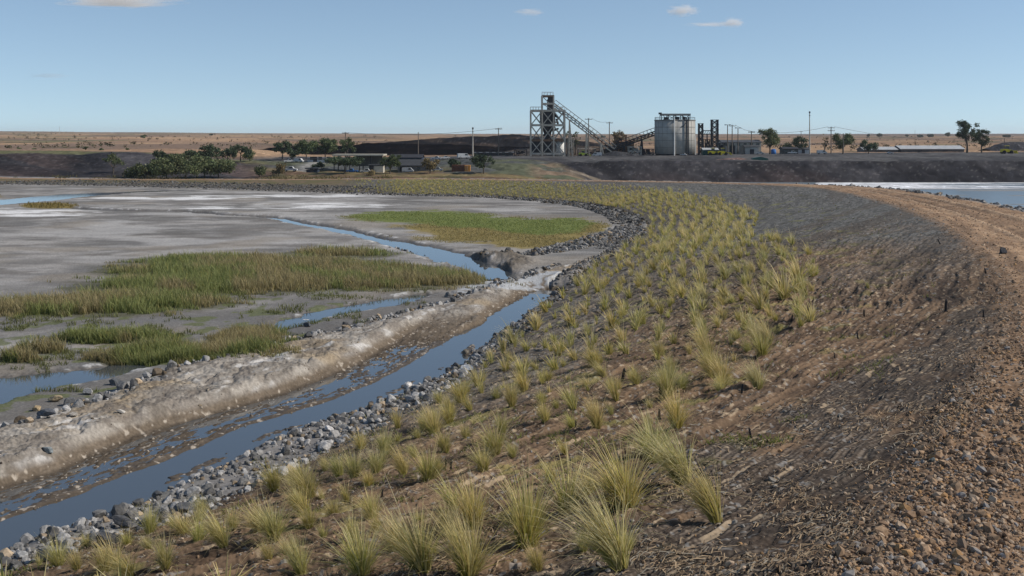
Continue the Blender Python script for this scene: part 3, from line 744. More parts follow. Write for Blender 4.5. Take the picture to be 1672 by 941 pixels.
# ================================================================== loose gravel of the track edge and stone chips on the slope
PEB = []
for i in range(9):
    r = np.random.default_rng(300 + i); v = ICO1 * np.array([1, r.uniform(.6, .95), r.uniform(.45, .8)]) * r.uniform(.78, 1.2, (12, 1)); PEB.append(v)
gr = np.random.default_rng(9); n = 150000
D = 1 / gr.uniform(1 / 130, 1 / 14.5, n); uu = gr.uniform(-.45, .5, n); x = uu * D; L2 = look(x, D)
e_ = fbm(x * .8, D * .8, 205, 3); dc = L2['dc']
dens = np.exp(-((dc + .15) / .75) ** 2) * 1.3 * (.35 + .65 * sstep(.3, .6, e_)) + .30 * sstep(-1.9, -.3, dc) * sstep(.40, .66, e_) + .55 * (dc > .3) * (.3 + .7 * sstep(.35, .62, e_)) * (dc < 9.5)
dens += .045 * ((L2['dt'] > .5) & (dc < -.5)) + .10 * ((L2['dt'] > -.5) & (L2['dt'] < 3) & (dc < 0))
k = gr.random(n) < dens; x, D, dc = x[k], D[k], dc[k]; n = len(x)
s = np.clip(gr.lognormal(math.log(.024), .5, n), .009, .10); s = np.where(np.abs(dc) < 1.0, s * 1.25, s); s = np.where(dc > 1.2, s * .7, s)
s = np.maximum(s, D * .0006); z = ground(x, D)
base = np.array([(.36, .245, .155), (.27, .18, .115), (.45, .34, .24), (.20, .145, .105), (.42, .25, .12), (.30, .28, .26)])
cc = .85 * base[gr.choice(6, n, p=[.3, .22, .16, .16, .08, .08])] * gr.uniform(.8, 1.15, (n, 1)); sl = dc < -2.5
cc[sl] = np.where(gr.random((sl.sum(), 1)) < .6, np.array([[.24, .22, .19]]), cc[sl])
o = scatter_mesh('gravel', PEB, ICO1F, np.stack([x, D, z], 1), s, cc, gr, M_STONE, .6, .2)
stuff(o, 'brown and tan gravel strewn along the edge of the track and slope', 'gravel')

# clods and pale pebbles on the berm face and the mud
n = 60000; x = gr.uniform(-24, 6, n); D = gr.uniform(27, 96, n); L2 = look(x, D); e_ = vn(x * .8, D * .8, 206)
k = (L2['dt'] < -2.2) & (((L2['dbm'] > L2['hb'] - .2) & (L2['dch'] < -.7)) | ((np.abs(L2['dbm']) < L2['hb']) & (gr.random(n) < .35))) & (L2['dbm'] > -L2['hb']) & (gr.random(n) < .5 * e_ + .1) & (D < 92)
x, D = x[k], D[k]; n = len(x); s = np.clip(gr.lognormal(math.log(.022), .5, n), .01, .09); s = np.maximum(s, D * .0005); z = ground(x, D)
cc = np.array([(.42, .37, .30), (.22, .175, .125), (.13, .105, .08), (.33, .28, .22)])[gr.choice(4, n, p=[.22, .3, .26, .22])] * gr.uniform(.8, 1.15, (n, 1))
stuff(scatter_mesh('mud_clods', PEB, ICO1F, np.stack([x, D, z], 1), s, cc, gr, M_STONE, .6, .1), 'clods and pale pebbles on the cut face of the berm and the mud', 'clods')

# ================================================================== dry litter on the slope
n = 120000; D = 1 / gr.uniform(1 / 95, 1 / 15.5, n); uu = gr.uniform(-.45, .46, n); x = uu * D; L2 = look(x, D)
k = (L2['dt'] > .2) & (L2['dc'] < -.2) & (gr.random(n) < .04 + .34 * sstep(.48, .68, fbm(x * .6, D * .6, 207, 3))); x, D = x[k], D[k]; n = len(x)
z = ground(x, D) + .012; a = gr.normal(.75, .55, n) ; ln = gr.uniform(.05, .26, n) * np.where(gr.random(n) < .06, 2.2, 1); wd = np.maximum(gr.uniform(.004, .011, n), D * .00022)
dx, dy = np.cos(a), np.sin(a); lift = gr.uniform(.0, .06, n); bend = gr.normal(0, .25, n)
def ribbon3(t, side):
    bx = x + dx * ln * (t - .5) - dy * (bend * ln * t * (1 - t) * 2 + side * wd); by = D + dy * ln * (t - .5) + dx * (bend * ln * t * (1 - t) * 2 + side * wd)
    return np.stack([bx, by, z + lift * 4 * t * (1 - t) + np.abs(side) * 0 + (side > 0) * wd * .5], 1)
V = np.stack([ribbon3(0, -1), ribbon3(0, 1), ribbon3(.5, -1), ribbon3(.5, 1), ribbon3(1, -1), ribbon3(1, 1)], 1)
Fq = np.array([[0, 1, 3, 2], [2, 3, 5, 4]])[None] + (np.arange(n) * 6)[:, None, None]
lc = np.array([(.36, .265, .165), (.21, .148, .092), (.05, .038, .03), (.30, .26, .20)])[gr.choice(4, n, p=[.26, .32, .28, .14])] * gr.uniform(.8, 1.15, (n, 1))
o = link('straw_litter', np_mesh('straw_litter', V.reshape(-1, 3), Fq.reshape(-1, 4), np.repeat(lc, 6, 0), M_LITTER))
stuff(o, 'dry straw and bark litter strewn over the netted slope', 'litter')

# ================================================================== grass tussocks
def tussock_blades(seed, nb, dry, lean, wid, seg=4, spread=.75, tall=1.0):
    """blades of a unit-high tussock: vertices (nb, 2*(seg+1), 3) and colours"""
    r = np.random.default_rng(seed)
    az = r.uniform(0, 2 * np.pi, nb); out = np.abs(r.normal(0, spread * .55, nb)) + .03
    isdry = r.random(nb) < dry
    ln = (.32 + .62 * r.random(nb) ** .8) * np.where(isdry, 1.12, .86) * tall; ln = np.where(r.random(nb) < .09, ln * 1.25, ln)
    r0 = np.sqrt(r.random(nb)) * .085; droop = r.uniform(.15, 1.0, nb) * (.35 + out) + isdry * r.uniform(0, .45, nb)
    px = np.cos(az) * r0; py = np.sin(az) * r0
    dirx = np.cos(az) * np.sin(out) + lean[0] * r.uniform(.4, 1.3, nb); diry = np.sin(az) * np.sin(out) + lean[1] * r.uniform(.4, 1.3, nb); dirz = np.cos(out)
    nn = np.sqrt(dirx ** 2 + diry ** 2 + dirz ** 2); dirx, diry, dirz = dirx / nn, diry / nn, dirz / nn
    hz = np.sqrt(dirx ** 2 + diry ** 2) + 1e-6; hx, hy = dirx / hz, diry / hz
    twist = r.uniform(-.9, .9, nb); sx = -np.sin(az + twist); sy = np.cos(az + twist)
    V = np.zeros((nb, seg + 1, 2, 3)); C = np.zeros((nb, seg + 1, 2, 3))
    green = np.array([(.22, .255, .038), (.38, .365, .062), (.49, .43, .11)]); straw = np.array([(.70, .57, .29), (.78, .655, .38), (.60, .46, .22)])
    ga = green[r.integers(0, 3, nb)] * r.uniform(.8, 1.2, (nb, 1)); sa = straw[r.integers(0, 3, nb)] * r.uniform(.8, 1.15, (nb, 1))
    for k in range(seg + 1):
        t = k / seg; d = droop * t * t * .55
        cx = px + ln * (dirx * t + hx * d * .8); cy = py + ln * (diry * t + hy * d * .8); cz = ln * (dirz * t - d * .55 * (t))
        w = wid * (1 - .88 * t ** 1.6) * r.uniform(.7, 1.3, nb) if k == 0 else w0 * (1 - .88 * t ** 1.6)
        if k == 0: w0 = w
        for j, sgn in enumerate((-1, 1)):
            V[:, k, j] = np.stack([cx + sx * w * sgn, cy + sy * w * sgn, cz], 1)
            mixd = np.where(isdry, .45 + .55 * t, .05 + .55 * t ** 2)[:, None]
            C[:, k, j] = ga * (1 - mixd) + sa * mixd
    V[:, 0, :, 2] -= .06
    return V.reshape(nb, -1, 3), C.reshape(nb, -1, 3)
def blade_faces(nb, seg):
    f = np.array([[2 * k, 2 * k + 1, 2 * k + 3, 2 * k + 2] for k in range(seg)])
    return (f[None] + (np.arange(nb) * 2 * (seg + 1))[:, None, None]).reshape(-1, 4)
def tussock_mesh(seed, nb, dry, lean, wid, **kw):
    V, C = tussock_blades(seed, nb, dry, lean, wid, **kw)
    return np_mesh('tussock', V.reshape(-1, 3), blade_faces(nb, 4), C.reshape(-1, 3), M_GRASS, smooth=True)
TM = {}
for kind, dry, lean, sp, nb in (('straw', .80, (-.38, .05), .75, 440), ('green', .30, (-.10, 0), .95, 400), ('mixed', .55, (-.18, .03), .88, 420), ('lean', .72, (-.75, .1), .52, 400), ('thin', .55, (-.12, 0), .65, 150)):
    TM[kind] = [tussock_mesh(400 + 10 * i + len(TM) * 77, nb, dry, lean, .0066 if kind != 'thin' else .0070, spread=sp) for i in range(6)]
    TM[kind + '_far'] = [tussock_mesh(700 + 10 * i + len(TM) * 77, max(60, nb // 4), dry, lean, .017, spread=sp) for i in range(4)]
def tussock(px, py, hpx, kind, label, group=None, far=False):
    x, y, z = hit(px, py) if not isinstance(px, tuple) else px
    return tussock_at(x, y, z, hpx * y / F, kind, label, group)
def tussock_at(x, y, z, h, kind, label, group=None):
    key = kind + ('_far' if y > 42 else '')
    o = bpy.data.objects.new('grass_tussock', random.choice(TM[key])); COL.objects.link(o)
    o.location = (x, y, z - .01); w = random.uniform(.66, .98) * (1.12 if h > 1.2 else 1); o.scale = (h * w, h * w, h * random.uniform(.98, 1.1))
    o.rotation_euler = (random.gauss(0, .10), random.gauss(-.04, .12), random.gauss(0, .6)); t = random.uniform(.86, 1.12)
    o.color = (t * random.uniform(.94, 1.06), t, t * random.uniform(.9, 1.08), 1)
    return tag(o, label, 'grass tussock', group)
HAND = [
    (1012, 925, 168, 'straw', 'large straw-topped tussock leaning left, nearest the bottom beside a dark hollow'),
    (860, 893, 150, 'green', 'broad bright green and yellow tussock, left of a black peg at the bottom'),
    (1172, 855, 118, 'lean', 'tussock with long dry stems swept far left, rightmost of the large near ones'),
    (1022, 830, 140, 'mixed', 'tall mixed green and straw tussock directly behind the largest straw one'),
    (1118, 790, 140, 'lean', 'tall straw tussock fanning left above the swept dry one'),
    (590, 941, 112, 'green', 'green-hearted tussock at the bottom edge, left of two straw neighbours'),
    (690, 941, 130, 'mixed', 'yellow tussock with a single upright green blade at the bottom edge'),
    (765, 941, 120, 'straw', 'spreading straw tussock at the bottom edge between two greener ones'),
    (925, 838, 120, 'thin', 'thin see-through tussock on bare soil right of the broad green one'),
    (742, 832, 70, 'thin', 'sparse grey-green tussock above the spreading straw one'),
    (493, 941, 80, 'straw', 'straw-brown tussock at the bottom edge left of the green-hearted one'),
    (505, 862, 48, 'green', 'short bright green sprout standing alone on dark soil'),
    (566, 822, 50, 'thin', 'pinkish dry tussock beside a black peg'),
    (425, 868, 66, 'mixed', 'upright pale tussock near the rocks, above a green sprout'),
    (366, 902, 80, 'straw', 'tall narrow dry tussock at the rock edge'),
    (270, 935, 76, 'mixed', 'leafy yellow tussock at the foot of the large dark boulder'),
    (214, 941, 60, 'straw', 'small brown tussock under the largest dark boulder'),
    (330, 848, 46, 'straw', 'pale straw tuft sprouting over the long grey slab'),
    (660, 776, 62, 'straw', 'upright straw tussock alone on brown soil'),
    (728, 742, 52, 'mixed', 'compact yellow-green tussock with dark earth at its foot'),
    (790, 772, 58, 'mixed', 'spreading pale tussock right of two black pegs'),
    (975, 700, 66, 'straw', 'domed golden tussock with a black peg at its foot'),
    (1006, 655, 62, 'thin', 'grey-green feathery tussock just behind the domed golden one'),
    (936, 668, 62, 'thin', 'narrow upright tussock left of the feathery one'),
    (1088, 650, 74, 'mixed', 'tall yellow tussock with two black pegs below it'),
    (1105, 700, 80, 'mixed', 'dense tussock in front of the yellow one with two pegs'),
    (1162, 615, 70, 'mixed', 'full pale green tussock on bare soil, well right of the rows'),
    (1238, 634, 56, 'straw', 'dry tussock at the right edge of the planting beside a peg'),
    (1256, 560, 48, 'straw', 'reddish dry tussock above the right-edge one'),
    (1324, 526, 44, 'straw', 'small golden tussock alone near the track, beside two pegs'),
    (1304, 462, 56, 'mixed', 'tall pale tussock at the top right of the planting'),
    (1280, 488, 58, 'mixed', 'bushy pale tussock directly below the tall top-right one'),
    (1242, 505, 50, 'mixed', 'yellow tussock left of the bushy pale one'),
    (1418, 472, 20, 'thin', 'tiny lone tuft high on the bare slope near the track'),
    (890, 690, 46, 'mixed', 'low tussock between the narrow upright one and the rows'),
    (820, 708, 52, 'green', 'yellow-green tussock with splayed blades in the middle of the slope'),
    (602, 795, 40, 'green', 'small bushy green tussock behind the pinkish one'),
    (484, 806, 56, 'mixed', 'leaning pale tussock close to the channel rocks'),
    (555, 778, 56, 'green', 'olive tussock behind a black peg near the rocks'),
    (590, 735, 40, 'mixed', 'small straw tussock at the edge of the white rocks'),
    (650, 700, 42, 'thin', 'wispy tussock between the rocks and the slope rows'),
    (1068, 752, 92, 'green', 'dark green tussock hidden behind the tall straw fan')]
taken = []
for px, py, hp, kd, lab in HAND:
    o = tussock(px, py, hp, kd, lab); taken.append((o.location.x, o.location.y))
# planting rows, laid out along the toe of the slope
tz = np.cumsum(np.r_[0, np.hypot(np.diff(TOE[:, 0]), np.diff(TOE[:, 1]))])
def toe_pt(s, d):
    x = np.interp(s, tz, TOE[:, 0]); y = np.interp(s, tz, TOE[:, 1])
    x2 = np.interp(s + .5, tz, TOE[:, 0]) - np.interp(s - .5, tz, TOE[:, 0]); y2 = np.interp(s + .5, tz, TOE[:, 1]) - np.interp(s - .5, tz, TOE[:, 1])
    n = np.hypot(x2, y2); return x + y2 / n * d, y - x2 / n * d
tr = np.random.default_rng(21); S, Dd = [], []
s_ = 40.0
while s_ < 330:
    for j in range(24):
        d_ = .7 + j * 1.18
        fill = 1 + int(s_ > 112 and d_ > 4 and s_ < 190)          # rows fan out round the bend
        fill = 4 if s_ > 185 else fill
        for q_ in range(fill): S.append(s_ + tr.normal(0, .30) + q_ * .55); Dd.append(d_ + tr.normal(0, .24))
    s_ += 1.22
S, Dd = np.array(S), np.array(Dd); tx, ty = toe_pt(S, Dd); tzz = ground(tx, ty); Lt = look(tx, ty)
slp = Lt['dt'] / np.maximum(Lt['dt'] - Lt['dc'], .01); tpx = CX + F * tx / ty; tpy = HY + F * (CZ - tzz) / ty
yb = [290, 297, 308, 322, 345, 385, 405, 450, 530, 560, 640, 720, 860, 941, 1100]; xb = [640, 880, 1040, 1150, 1222, 1232, 1330, 1335, 1300, 1262, 1180, 1090, 1100, 1030, 900]
lim = np.interp(tpy, yb, xb) + 14 * tr.normal(size=len(tpx))
ok = (slp > .02) & (slp < .93) & (Lt['dc'] < -.6) & (tpx < np.where(ty > 170, 2000, lim)) & (ty > 17) & (tpx > -60) & (tpx < 1720) & (tpy < 1010)
ok &= np.where(ty > 170, slp < np.interp(tpx, [560, 880, 960, 1160], [.93, .9, .72, .5]) + tr.normal(0, .05, len(tpx)), True)
ok &= np.where((ty > 170) & (tpx < 640), tr.random(len(tpx)) < np.interp(tpx, [530, 640, 641], [0, .4, .6]), True)
ok &= (ty > 46) | (Dd > 1.9 + tr.normal(0, .5, len(Dd)))
ok &= tr.random(len(tpx)) < np.where(ty < 45, .74, np.where(ty < 75, .82, .95))
for a, b in taken: ok &= np.hypot(tx - a, ty - b) > np.where(ty < 60, .85, .6)
tx, ty, tzz, tpx, tpy, slp = tx[ok], ty[ok], tzz[ok], tpx[ok], tpy[ok], slp[ok]; n = len(tx)
th = np.clip(tr.lognormal(math.log(.70), .34, n), .26, 1.2); th = np.where(ty < 40, th * .92, th) * np.interp(ty, [80, 110, 165, 175], [1, .88, .80, .55])
vis = (np.abs(tpx - 836) < 850) & (tpy < 960)
order = np.argsort(-np.where(vis, th / ty, 0)); ind = order[:300 - len(HAND)]; far = np.setdiff1d(np.arange(n), ind)
for i in ind:
    kd = tr.choice(['green', 'mixed', 'straw', 'thin'], p=[.34, .34, .16, .16])
    zone = 0 if tpy[i] > 640 else (1 if tpy[i] > 480 else 2)
    if ty[i] < 30 and kd == 'straw': kd = 'mixed'
    colr = {'green': 'yellow-green', 'mixed': 'pale green and straw', 'straw': 'dry straw-coloured', 'thin': 'sparse thin-bladed'}[kd]
    where = ('on the near part of the slope', 'in the middle of the planted slope', 'in the rows below the bend')[zone]
    tussock_at(tx[i], ty[i], tzz[i], th[i], kd, f'{colr} grass tussock {where}', f'{colr} tussocks {where}')
# the many small ones round the bend
SEG = 2; PROT = [tussock_blades(900 + i, 34, (.30, .42, .25, .55)[i % 4], (-.12, 0), .026, seg=SEG, spread=.7) for i in range(8)]
Vs, Cs = [], []; which = tr.integers(0, 8, len(far)); tint = tr.uniform(.88, 1.15, (len(far), 1)) * np.stack([tr.uniform(.95, 1.08, len(far)), np.ones(len(far)), tr.uniform(.85, 1.1, len(far))], 1)
ang = tr.normal(0, .5, len(far))
for k in range(8):
    m = which == k; f_ = far[m]; pv, pc = PROT[k]; pv = pv.reshape(-1, 3); pc = pc.reshape(-1, 3); ca, sa = np.cos(ang[m])[:, None], np.sin(ang[m])[:, None]
    h = th[f_][:, None]; vx = (pv[:, 0] * ca - pv[:, 1] * sa) * h + tx[f_][:, None]; vy = (pv[:, 0] * sa + pv[:, 1] * ca) * h + ty[f_][:, None]; vz = pv[:, 2] * h + tzz[f_][:, None]
    Vs.append(np.stack([vx, vy, vz], -1).reshape(-1, 3)); Cs.append((pc[None] * tint[m][:, None, :]).reshape(-1, 3))
V = np.concatenate(Vs); nb = len(V) // (2 * (SEG + 1))
o = link('grass_tussock_field', np_mesh('grass_tussock_field', V, blade_faces(nb, SEG), np.concatenate(Cs), M_GRASS, smooth=True))
stuff(o, 'many small yellow-green grass tussocks planted round the far bend', 'grass')

# ================================================================== reeds and marsh grass on the tailings
def blades(n, x0, x1, y0, y1, keep, hgt, wid, cols, seed, lean=.25):
    r = np.random.default_rng(seed); x, y = image_points(n, x0, x1, y0, y1, r); fx = CX + F * x / y; fy = HY + F * CZ / y
    k = keep(fx, fy, x, y, r); x, y, fx, fy = x[k], y[k], fx[k], fy[k]; n = len(x); z = ground(x, y)
    h = hgt(x, y, fx, fy, r); a = r.uniform(0, np.pi, n); w = np.maximum(wid * r.uniform(.7, 1.3, n), y * .00030); lx = r.normal(-.06, lean, n) * h; ly = r.normal(0, lean, n) * h
    V = np.zeros((n, 6, 3)); base = cols(x, y, fx, fy, r); C = np.zeros((n, 6, 3))
    for kk, t in enumerate((0, .55, 1.0)):
        ww = w * (1, .8, .12)[kk]
        for j, s in enumerate((-1, 1)):
            V[:, 2 * kk + j] = np.stack([x + lx * t * t + np.cos(a) * ww * s, y + ly * t * t + np.sin(a) * ww * s, z - .03 + h * t * (1 - .1 * t)], 1)
            C[:, 2 * kk + j] = base[0] * (1 - t) + base[1] * t
    return V.reshape(-1, 3), blade_faces(n, 2), C.reshape(-1, 3)
def wob_patch(lst, thr=.02, amp=.55, ax=26, ay=3.0):
    def keep(fx, fy, x, y, r):
        m = patch(fx, fy, lst) + (fbm(fx / ax, fy / ay, 211, 3) - .5) * amp * 2; return m > thr + r.random(len(fx)) ** 1.5 * .55
    return keep
G1, G2, B1, B2, Y1 = (.125, .155, .042), (.275, .30, .105), (.20, .17, .075), (.39, .315, .165), (.50, .40, .12)
def reed_cols(x, y, fx, fy, r):
    n = len(x); b = sstep(.42, .58, fbm(fx / 70, fy / 9, 213, 3) + .16 * sstep(440, 475, fy) * (fx > 380) * (fy < 500) + .10 * (fx < 110) - .10 * (fx > 130) * (fx < 420) * (fy < 500)) + r.normal(0, .2, n); b = np.clip(b, 0, 1)[:, None]
    lo = np.array(G1) * (1 - b) + np.array(B1) * b; hi = np.array(G2) * (1 - b) + np.array(B2) * b; v = r.uniform(.75, 1.25, (n, 1))
    yl = (r.random(n) < .03)[:, None]; hi = np.where(yl, np.array(Y1), hi); return lo * v, hi * v
parts_ = [blades(210000, -120, 860, 395, 525, wob_patch(REEDS), lambda x, y, fx, fy, r: np.clip(r.normal(.47, .17, len(x)), .15, .95) * (.5 + .7 * sstep(.0, .35, patch(fx, fy, REEDS))) * np.interp(fy, [400, 430, 470], [.75, 1, 1.05]), .014, reed_cols, 31),
          blades(110000, -80, 520, 530, 605, wob_patch(REEDS2, .04, .6, 22, 4), lambda x, y, fx, fy, r: np.clip(r.normal(.44, .15, len(x)), .15, .8) * (.5 + .7 * sstep(0, .4, patch(fx, fy, REEDS2))), .011, reed_cols, 32)]
V, Fq, Cc = [], [], []; off = 0
for v, f, c in parts_: V.append(v); Fq.append(f + off); Cc.append(c); off += len(v)
stuff(link('reeds', np_mesh('reeds', np.concatenate(V), np.concatenate(Fq), np.concatenate(Cc), M_GRASS, smooth=True)), 'green and russet reed beds growing across the grey tailings flat', 'reeds')
def tuft_keep(fx, fy, x, y, r):
    cl = vn(x * .55, y * .55, 215) * .6 + vn(x * 1.9, y * 1.9, 216) * .4; L2 = look(x, y)
    return (cl > .66) & (L2['dt'] < -3) & (np.abs(L2['dch']) > 2.2) & (L2['lw'] > .2) & (L2['s2'] > .6) & (L2['dbm'] < -L2['hb'] - .6) & (fy > np.interp(fx, [0, 400, 700], [488, 470, 430]))
v, f, c = blades(70000, -60, 800, 470, 640, tuft_keep, lambda x, y, fx, fy, r: r.uniform(.08, .34, len(x)), .010, lambda x, y, fx, fy, r: tuple(np.array(q)[None] * r.uniform(.8, 1.3, (len(x), 1)) for q in ((.085, .10, .03), (.20, .195, .075))), 33, .4)
stuff(link('low_weeds', np_mesh('low_weeds', v, f, c, M_GRASS, smooth=True)), 'small scattered weeds on wet grey tailings between reed beds', 'weeds')
def meadow_cols(x, y, fx, fy, r):
    g = np.clip(sstep(-.1, .25, patch(fx, fy, MEADOW) - .2 * (fbm(fx / 60, fy / 6, 217, 2) - .3)) + r.normal(0, .12, len(x)), 0, 1)[:, None]; v = r.uniform(.85, 1.2, (len(x), 1))
    return (np.array((.20, .155, .06)) * (1 - g) + np.array((.15, .18, .05)) * g) * v, (np.array((.38, .31, .14)) * (1 - g) + np.array((.29, .33, .11)) * g) * v
v, f, c = blades(60000, 540, 1010, 338, 412, wob_patch(MEADOW + MEADOW_DRY, .03, .75, 40, 4), lambda x, y, fx, fy, r: r.uniform(.06, .22, len(x)), .02, meadow_cols, 34, .4)
v2, f2, c2 = blades(9000, -130, 140, 315, 345, wob_patch(ISLAND, .03, .3, 40, 4), lambda x, y, fx, fy, r: r.uniform(.2, .5, len(x)), .03, lambda x, y, fx, fy, r: (np.array([(.14, .11, .035)]) * r.uniform(.8, 1.2, (len(x), 1)), np.array([(.25, .19, .06)]) * r.uniform(.8, 1.2, (len(x), 1))), 35, .4)
stuff(link('marsh_grass', np_mesh('marsh_grass', np.concatenate([v, v2]), np.concatenate([f, f2 + len(v)]), np.concatenate([c, c2]), M_GRASS, smooth=True)), 'low bright green and ochre marsh grass inside the far bend', 'grass')
# broad-leaved weeds among the rocks and netting
def weed_keep(fx, fy, x, y, r):
    L2 = look(x, y); cl = vn(x * .9, y * .9, 218); return (cl > .76) & (L2['dt'] > -1.5) & (L2['dc'] < -3)
v, f, c = blades(60000, -50, 1560, 330, 1000, weed_keep, lambda x, y, fx, fy, r: r.uniform(.05, .2, len(x)), .012, lambda x, y, fx, fy, r: (np.array([(.10, .125, .03)]) * r.uniform(.8, 1.2, (len(x), 1)), np.array([(.25, .26, .055)]) * r.uniform(.7, 1.2, (len(x), 1))), 36, .8)
stuff(link('slope_weeds', np_mesh('slope_weeds', v, f, c, M_GRASS, smooth=True)), 'low yellow-green weeds creeping between the tussocks and rocks', 'weeds')

# ================================================================== black netting pegs
M_PEG = simple('black_plastic', (.018, .018, .02), .5, var=.4, scale=15)
def peg_mesh(seed):
    r = random.Random(seed); b = MB()
    b.tube([(0, 0, -.15), (0, 0, .0), (.01, 0, .55), (.015 + r.uniform(-.03, .03), 0, .86), (.03, 0, 1.0)], [.13, .15, .135, .12, .05], 7)
    b.tube([(.0, 0, .80), (.10, 0, .84), (.20, r.uniform(-.05, .05), .70)], [.07, .06, .03], 5)
    b.box((0, 0, .02), (.42, .34, .05))
    return b.mesh('netting_peg', M_PEG)
PEGS = [peg_mesh(i) for i in range(4)]
PEGL = [(1544, 510, 20, 'tall leaning black peg near the track, on bare netting'), (1535, 399, 9, 'small black peg high on the slope by the gravel track'),
        (1411, 517, 12, 'black pointed peg between the golden tussock and the tall leaning peg'), (1401, 554, 12, 'thin black peg on bare soil below the pointed one'),
        (1293, 526, 13, 'black peg just left of the small golden tussock'), (1226, 716, 16, 'black peg alone on bare netting, lower right of the planting'),
        (1211, 643, 16, 'black peg left of the dry right-edge tussock'), (971, 702, 14, 'black peg at the foot of the domed golden tussock'),
        (943, 878, 22, 'thick black peg right of the broad green tussock'), (1079, 655, 24, 'black stick-like peg under the tall yellow tussock'),
        (1016, 625, 24, 'thin black peg behind the feathery tussock'), (728, 766, 16, 'left of two black pegs standing side by side'),
        (736, 772, 18, 'right of two black pegs standing side by side'), (624, 814, 14, 'black peg with a hooked top on bare brown soil'),
        (522, 780, 11, 'black peg near the rocks by an olive tussock'), (773, 727, 11, 'small black peg above the pair of pegs'),
        (1077, 690, 18, 'black peg in front of the dense tussock'), (940, 700, 12, 'short black peg left of the domed golden tussock'),
        (1606, 518, 12, 'black stub beside the gravel on the track edge'), (1363, 586, 9, 'tiny black peg far right on bare netting'),
        (1610, 447, 10, 'dark peg at the gravel edge above the stub')]
for i, (px, py, hp, lab) in enumerate(PEGL):
    x, y, z = hit(px, py); o = bpy.data.objects.new('netting_peg', PEGS[i % 4]); COL.objects.link(o); h = hp * y / F
    o.location = (x, y, z); o.scale = (h * .75, h * .75, h); o.rotation_euler = (random.gauss(0, .1), random.gauss(-.1, .15), random.uniform(-.6, .6))
    tag(o, lab, 'peg')
# ================================================================== works, trees and buildings beyond the tailings
def mpp(D): return D / F
def Xp(px, D): return (px - CX) / F * D
def Zp(row, D): return CZ - (row - HY) / F * D
M_STEEL = simple('weathered_steel', (.43, .385, .32), .7, var=.35, scale=1.2)
M_RUST = simple('rusted_steel', (.17, .105, .068), .85, var=.4, scale=1.5)
M_DARK = simple('dark_steel', (.045, .045, .05), .7, var=.4, scale=1.5)
M_CONC = simple('tank_concrete', (.38, .365, .33), .85, var=.16, scale=.5)
M_CONC2 = simple('seam_concrete', (.22, .215, .20), .9, var=.2, scale=.8)
M_WHITE = simple('white_paint', (.74, .72, .67), .6, var=.12, scale=1.0)
M_GREYP = simple('grey_sheet', (.42, .43, .43), .55, var=.15, scale=.7)
M_DROOF = simple('dark_roof_sheet', (.075, .078, .082), .6, var=.25, scale=.8)
M_TANR = simple('tan_roof', (.43, .39, .31), .75, var=.15, scale=.6)
M_WALL = simple('cream_wall', (.50, .46, .38), .85, var=.15, scale=.8)
M_GLASS = simple('dark_glass', (.02, .025, .03), .15, var=.1)
M_TYRE = simple('tyre_rubber', (.02, .02, .02), .9, var=.2)
M_WOOD = simple('pole_wood', (.16, .135, .11), .9, var=.3, scale=2)
M_YEL = simple('yellow_paint', (.62, .50, .03), .5, var=.15)
M_LIME = simple('lime_paint', (.42, .50, .06), .5, var=.15)
M_BLUE = simple('blue_paint', (.035, .13, .34), .5, var=.15)
M_TEAL = simple('teal_sheet', (.025, .085, .075), .6, var=.2)
M_ORNG = simple('orange_paint', (.55, .24, .06), .6, var=.2)
M_BROWN = simple('brown_container', (.15, .07, .045), .7, var=.25)
M_BELT = simple('belt_rubber', (.03, .03, .032), .85, var=.3)

# ---------------------------------------------------------------- headframe tower
D0 = 330.0; s = mpp(D0)
bx, by, bz = at(893.5, D0)
t = empty('headframe_tower', (bx, by, bz), 'tall steel lattice tower with braced bays and a raised head, left of the silo', 'tower')
def L(px, row, dy=0.0): return (Xp(px, D0) - bx, dy, Zp(row, D0) - bz)
cols = [866.5, 885, 903.5, 921.5]; rows = [181.5, 205, 229.5, 252]; fr = (-2.6, 2.6)
zbot = -.3
for px in cols:
    for dy in fr:
        top = L(px, 157 if px in (885, 903.5) else 181, dy)
        MB().bar((top[0], dy, zbot), top, .42).build('column', M_STEEL, t)
for r in (181.5, 205, 229.5, 251):
    b = MB()
    for dy in fr: b.bar(L(866, r, dy), L(922, r, dy), .38, .5)
    for px in cols: b.bar(L(px, r, fr[0]), L(px, r, fr[1]), .3)
    if r < 250: b.box((L(894, r)[0], 0, L(894, r)[2] + .3), (9.5, 5.0, .10))
    b.build('platform', M_STEEL if r != 229.5 else M_RUST, t)
for r in (157.5, 170):
    b = MB()
    for dy in fr: b.bar(L(884, r, dy), L(904.5, r, dy), .4, .5)
    for px in (885, 903.5): b.bar(L(px, r, fr[0]), L(px, r, fr[1]), .3)
    b.build('head_beam', M_STEEL if r > 160 else M_RUST, t)
for i in range(3):
    for j in range(3):
        for dy in fr:
            b = MB(); b.bar(L(cols[i], rows[j], dy), L(cols[i + 1], rows[j + 1], dy), .24); b.bar(L(cols[i + 1], rows[j], dy + .13), L(cols[i], rows[j + 1], dy + .13), .24)
            b.build('cross_brace', M_STEEL, t)
b = MB(); b.bar(L(885, 158, -2.6), L(897, 170, -2.6), .22).bar(L(885, 170, -2.6), L(903, 181, -2.6), .22); b.build('head_brace', M_STEEL, t)
h = MB(); h.tube([L(894, 183), L(894, 199), L(894, 218), L(894, 229)], [2.3, 2.3, 1.1, .7], 10); hop = h.build('hopper', M_DARK, t)
MB().box(L(899, 172), (2.0, 2.4, 3.2)).box(L(898.5, 163), (1.4, 2, 1.6)).build('hoist_gear', M_DARK, t)
b = MB()
